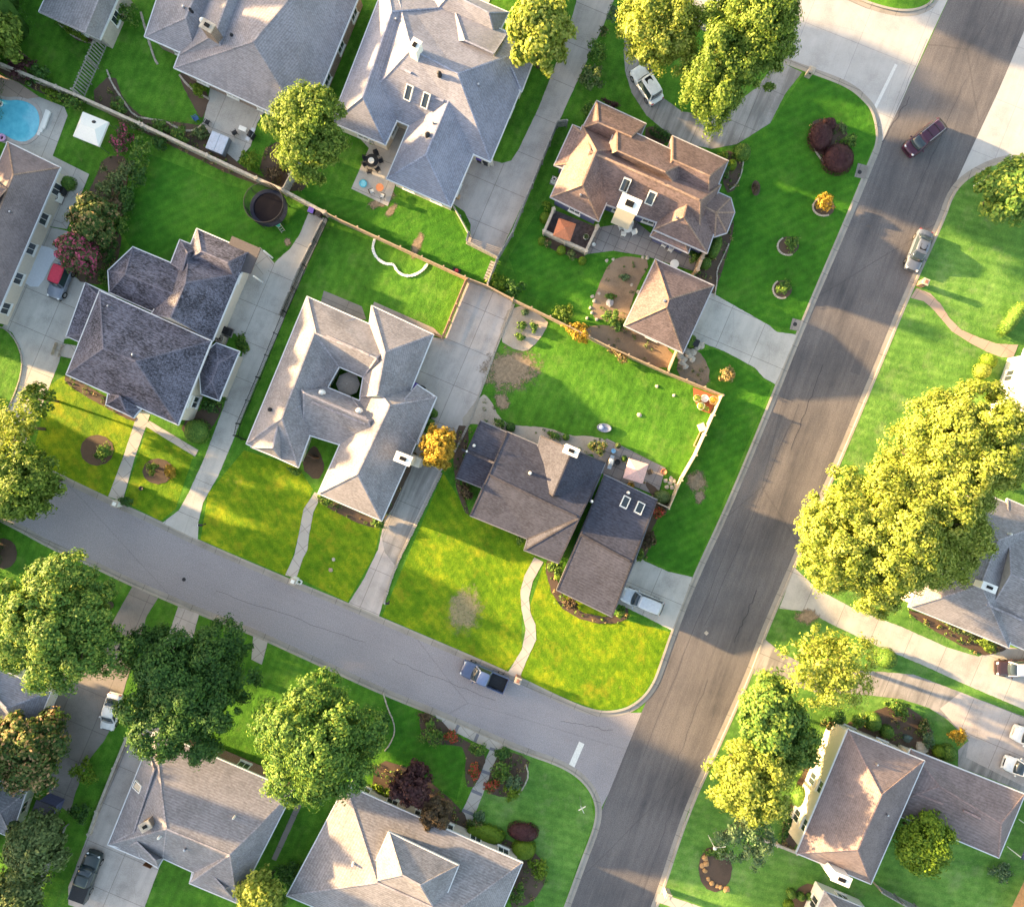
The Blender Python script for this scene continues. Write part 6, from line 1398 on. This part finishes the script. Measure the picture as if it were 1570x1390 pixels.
        MB().box((xf-.35,i*(h+.1),belt+.02), (.14,.2,.13)).build('mirror', pm, t, bevel=.03)
    MB().box((X(.485),0,.42), (.18,Wd*.86,.2)).build('front_bumper', M['dark'] if kind in ('jeep',) else pm, t, bevel=.05)
    MB().box((X(-.49),0,.42), (.14,Wd*.86,.2)).build('rear_bumper', M['dark'] if kind in ('jeep',) else pm, t, bevel=.05)
    MB().box((X(.497),0,.6), (.03,Wd*.5,.16)).build('grille', M['black'], t)
    return t
def cap_(c): return c
BL = paint((.07,.10,.20)); NV = paint((.04,.045,.06)); SV = paint((.52,.55,.60)); WH = paint((.74,.75,.76), .35, 0.0); MA = paint((.05,.008,.03)); GR = paint((.11,.13,.18)); 
RD = plain('red_canvas_top', (.50,.03,.07), .7); GY2 = paint((.20,.23,.30)); TE = paint((.02,.035,.04)); BR = paint((.035,.02,.025))
vehicle('Blue grey pickup truck with a black bed at the kerb of the grey street', 742, 1037, 203, 5.5, 1.95, 1.85, 'pickup', BL, 'pickup', roofm=paint((.15,.20,.36)))
vehicle('Silver white station wagon on the short driveway of the charcoal corner house', 985, 922, 202, 4.9, 1.85, 1.65, 'suv', SV, 'suv', z=.13)
vehicle('Dark maroon minivan turned across the dark road near the top junction', 1418, 211, 141, 4.85, 1.95, 1.75, 'van', MA, 'van', rails=True)
vehicle('Silver grey sedan with a sunroof parked at the right kerb of the dark road', 1411, 383, 111, 4.85, 1.82, 1.45, 'sedan', GR, 'car', sunroof=True)
vehicle('White open topped jeep with a dark red interior parked under the yellow tree', 992, 128, 237, 4.7, 1.9, 1.8, 'jeep', WH, 'jeep', z=.13, roofm=paint((.8,.8,.8),.35,0.0), sunroof=True)
vehicle('Grey jeep with a bright red canvas top on the left driveway', 90, 430, 112, 4.2, 1.85, 1.8, 'jeep', GY2, 'jeep', z=.13, roofm=RD)
vehicle('Black crew cab pickup on the wide lower left driveway', 131, 1344, 290, 5.7, 2.0, 1.9, 'pickup', TE, 'pickup', z=.13, lid=True)
vehicle('White small car parked beside the long hedge strip at lower left', 168, 1092, 104, 4.2, 1.75, 1.45, 'sedan', WH, 'car', z=.13)
vehicle('Dark brown car with a pale roof cut by the right picture edge', 1562, 1025, 180, 4.8, 1.85, 1.5, 'suv', BR, 'car', z=.13, roofm=paint((.42,.42,.52)))
vehicle('White car cut by the right edge near the low roof wing', 1572, 1180, 200, 4.7, 1.85, 1.5, 'sedan', WH, 'car', z=.13)
vehicle('White van at the far right edge above the white car', 1588, 1134, 200, 5.0, 1.95, 1.9, 'van', WH, 'van', z=.13)
# tarpaulin / trailer sheet beside the jeep
o = MB().prism(pxy([(60,376),(77,380),(92,388),(80,405),(68,430),(60,440),(48,440),(37,432),(48,400)]), 0.0, .02).build('tarpaulin', plain('pale_blue_tarp', (.55,.58,.64), .6, 0, .08), None); o.location = (0,0,L(3)); tag(o, 'Pale blue tarpaulin spread on the driveway beside the red topped jeep', 'tarpaulin')

def scatter(name, label, cat, polys, dens, size, leaf, seed, zc=.18):
    rs = np.random.RandomState(seed); C = []
    for poly in polys:
        q = pxy(poly); xs = [p.x for p in q]; ys = [p.y for p in q]; A = (max(xs)-min(xs))*(max(ys)-min(ys))
        for _ in range(int(A*dens)):
            p = (rs.uniform(min(xs), max(xs)), rs.uniform(min(ys), max(ys)))
            if inside(p, q): C.append((p[0], p[1], LOT+.03))
    C = np.array(C); idx = np.repeat(np.arange(len(C)), 16); k = len(idx); off = rand_unit(rs, k); off[:,2] = abs(off[:,2])
    sc_n = rs.uniform(.3,1.5,len(C))[idx][:,None]; Pn = C[idx]+off*size*sc_n
    o = leaves_mesh(name, Pn, off+rand_unit(rs, k)*.3, .09, rs, LM[leaf]); tag(o, label, cat, kind='stuff')
beds_ = [[(135,150),(175,110),(190,155),(225,185),(275,188),(315,195),(360,250),(420,280),(385,285),(225,205),(180,185)], [(200,240),(195,300),(180,340),(190,375),(165,440),(110,430),(100,370),(145,280),(160,240)],
 [(410,215),(470,230),(480,270),(460,300),(395,275)], [(640,1090),(672,1098),(700,1128),(750,1150),(730,1205),(712,1205),(715,1145),(690,1140),(650,1140)], [(768,1148),(812,1160),(808,1185),(800,1210),(780,1222),(745,1215),(752,1180)],
 [(575,1160),(640,1180),(710,1240),(720,1265),(790,1290),(830,1310),(840,1345),(815,1385),(775,1390),(800,1320),(570,1218)], [(1335,1090),(1380,1075),(1430,1110),(1425,1150),(1460,1175),(1440,1175),(1300,1118),(1290,1110)],
 [(1290,1100),(1300,1118),(1220,1310),(1190,1290),(1225,1180)], [(832,858),(856,862),(854,900),(880,935),(938,948),(965,925),(960,955),(900,955),(850,925)], [(1390,930),(1546,992),(1530,1000),(1500,1005),(1395,945)],
 [(985,735),(1005,745),(1030,780),(1000,800),(990,860),(975,850),(1005,770)], [(488,758),(585,800),(588,790),(635,690),(640,700),(592,800),(570,812),(490,772)], [(102,572),(163,608),(214,640),(206,648),(150,618),(100,588)], [(725,655),(700,735),(722,790),(712,785),(695,735),(697,650)],
 [(0,102),(130,160),(120,168),(30,128),(0,112)], [(1240,190),(1262,180),(1300,200),(1300,235),(1268,262),(1248,235)], [(1085,390),(1110,350),(1130,335),(1100,440),(1090,455),(1060,420)], [(1105,228),(1140,240),(1130,290),(1110,300)]]
scatter('ground_cover', 'Low dark green plants filling the mulched beds', 'ground cover', beds_, 1.1, .26, 'green', 1)
scatter('ground_cover', 'Loose brown and straw coloured plants between the green ones in the beds', 'ground cover', beds_, .6, .22, 'dry', 2)
scatter('weeds', 'Weedy tufts on the bare soil beside the brown garage', 'weeds', [[(905,498),(960,500),(1040,540),(1020,572),(940,535),(890,510)], [(1042,540),(1060,532),(1078,545),(1090,575),(1075,600),(1035,575)], [(935,400),(962,392),(1000,400),(975,440),(958,500),(925,492),(905,485),(912,450)], [(738,602),(752,612),(765,640),(782,652),(840,655),(872,668),(900,668),(932,673),(925,700),(840,685),(778,665),(735,648)]], .7, .2, 'pale', 3)
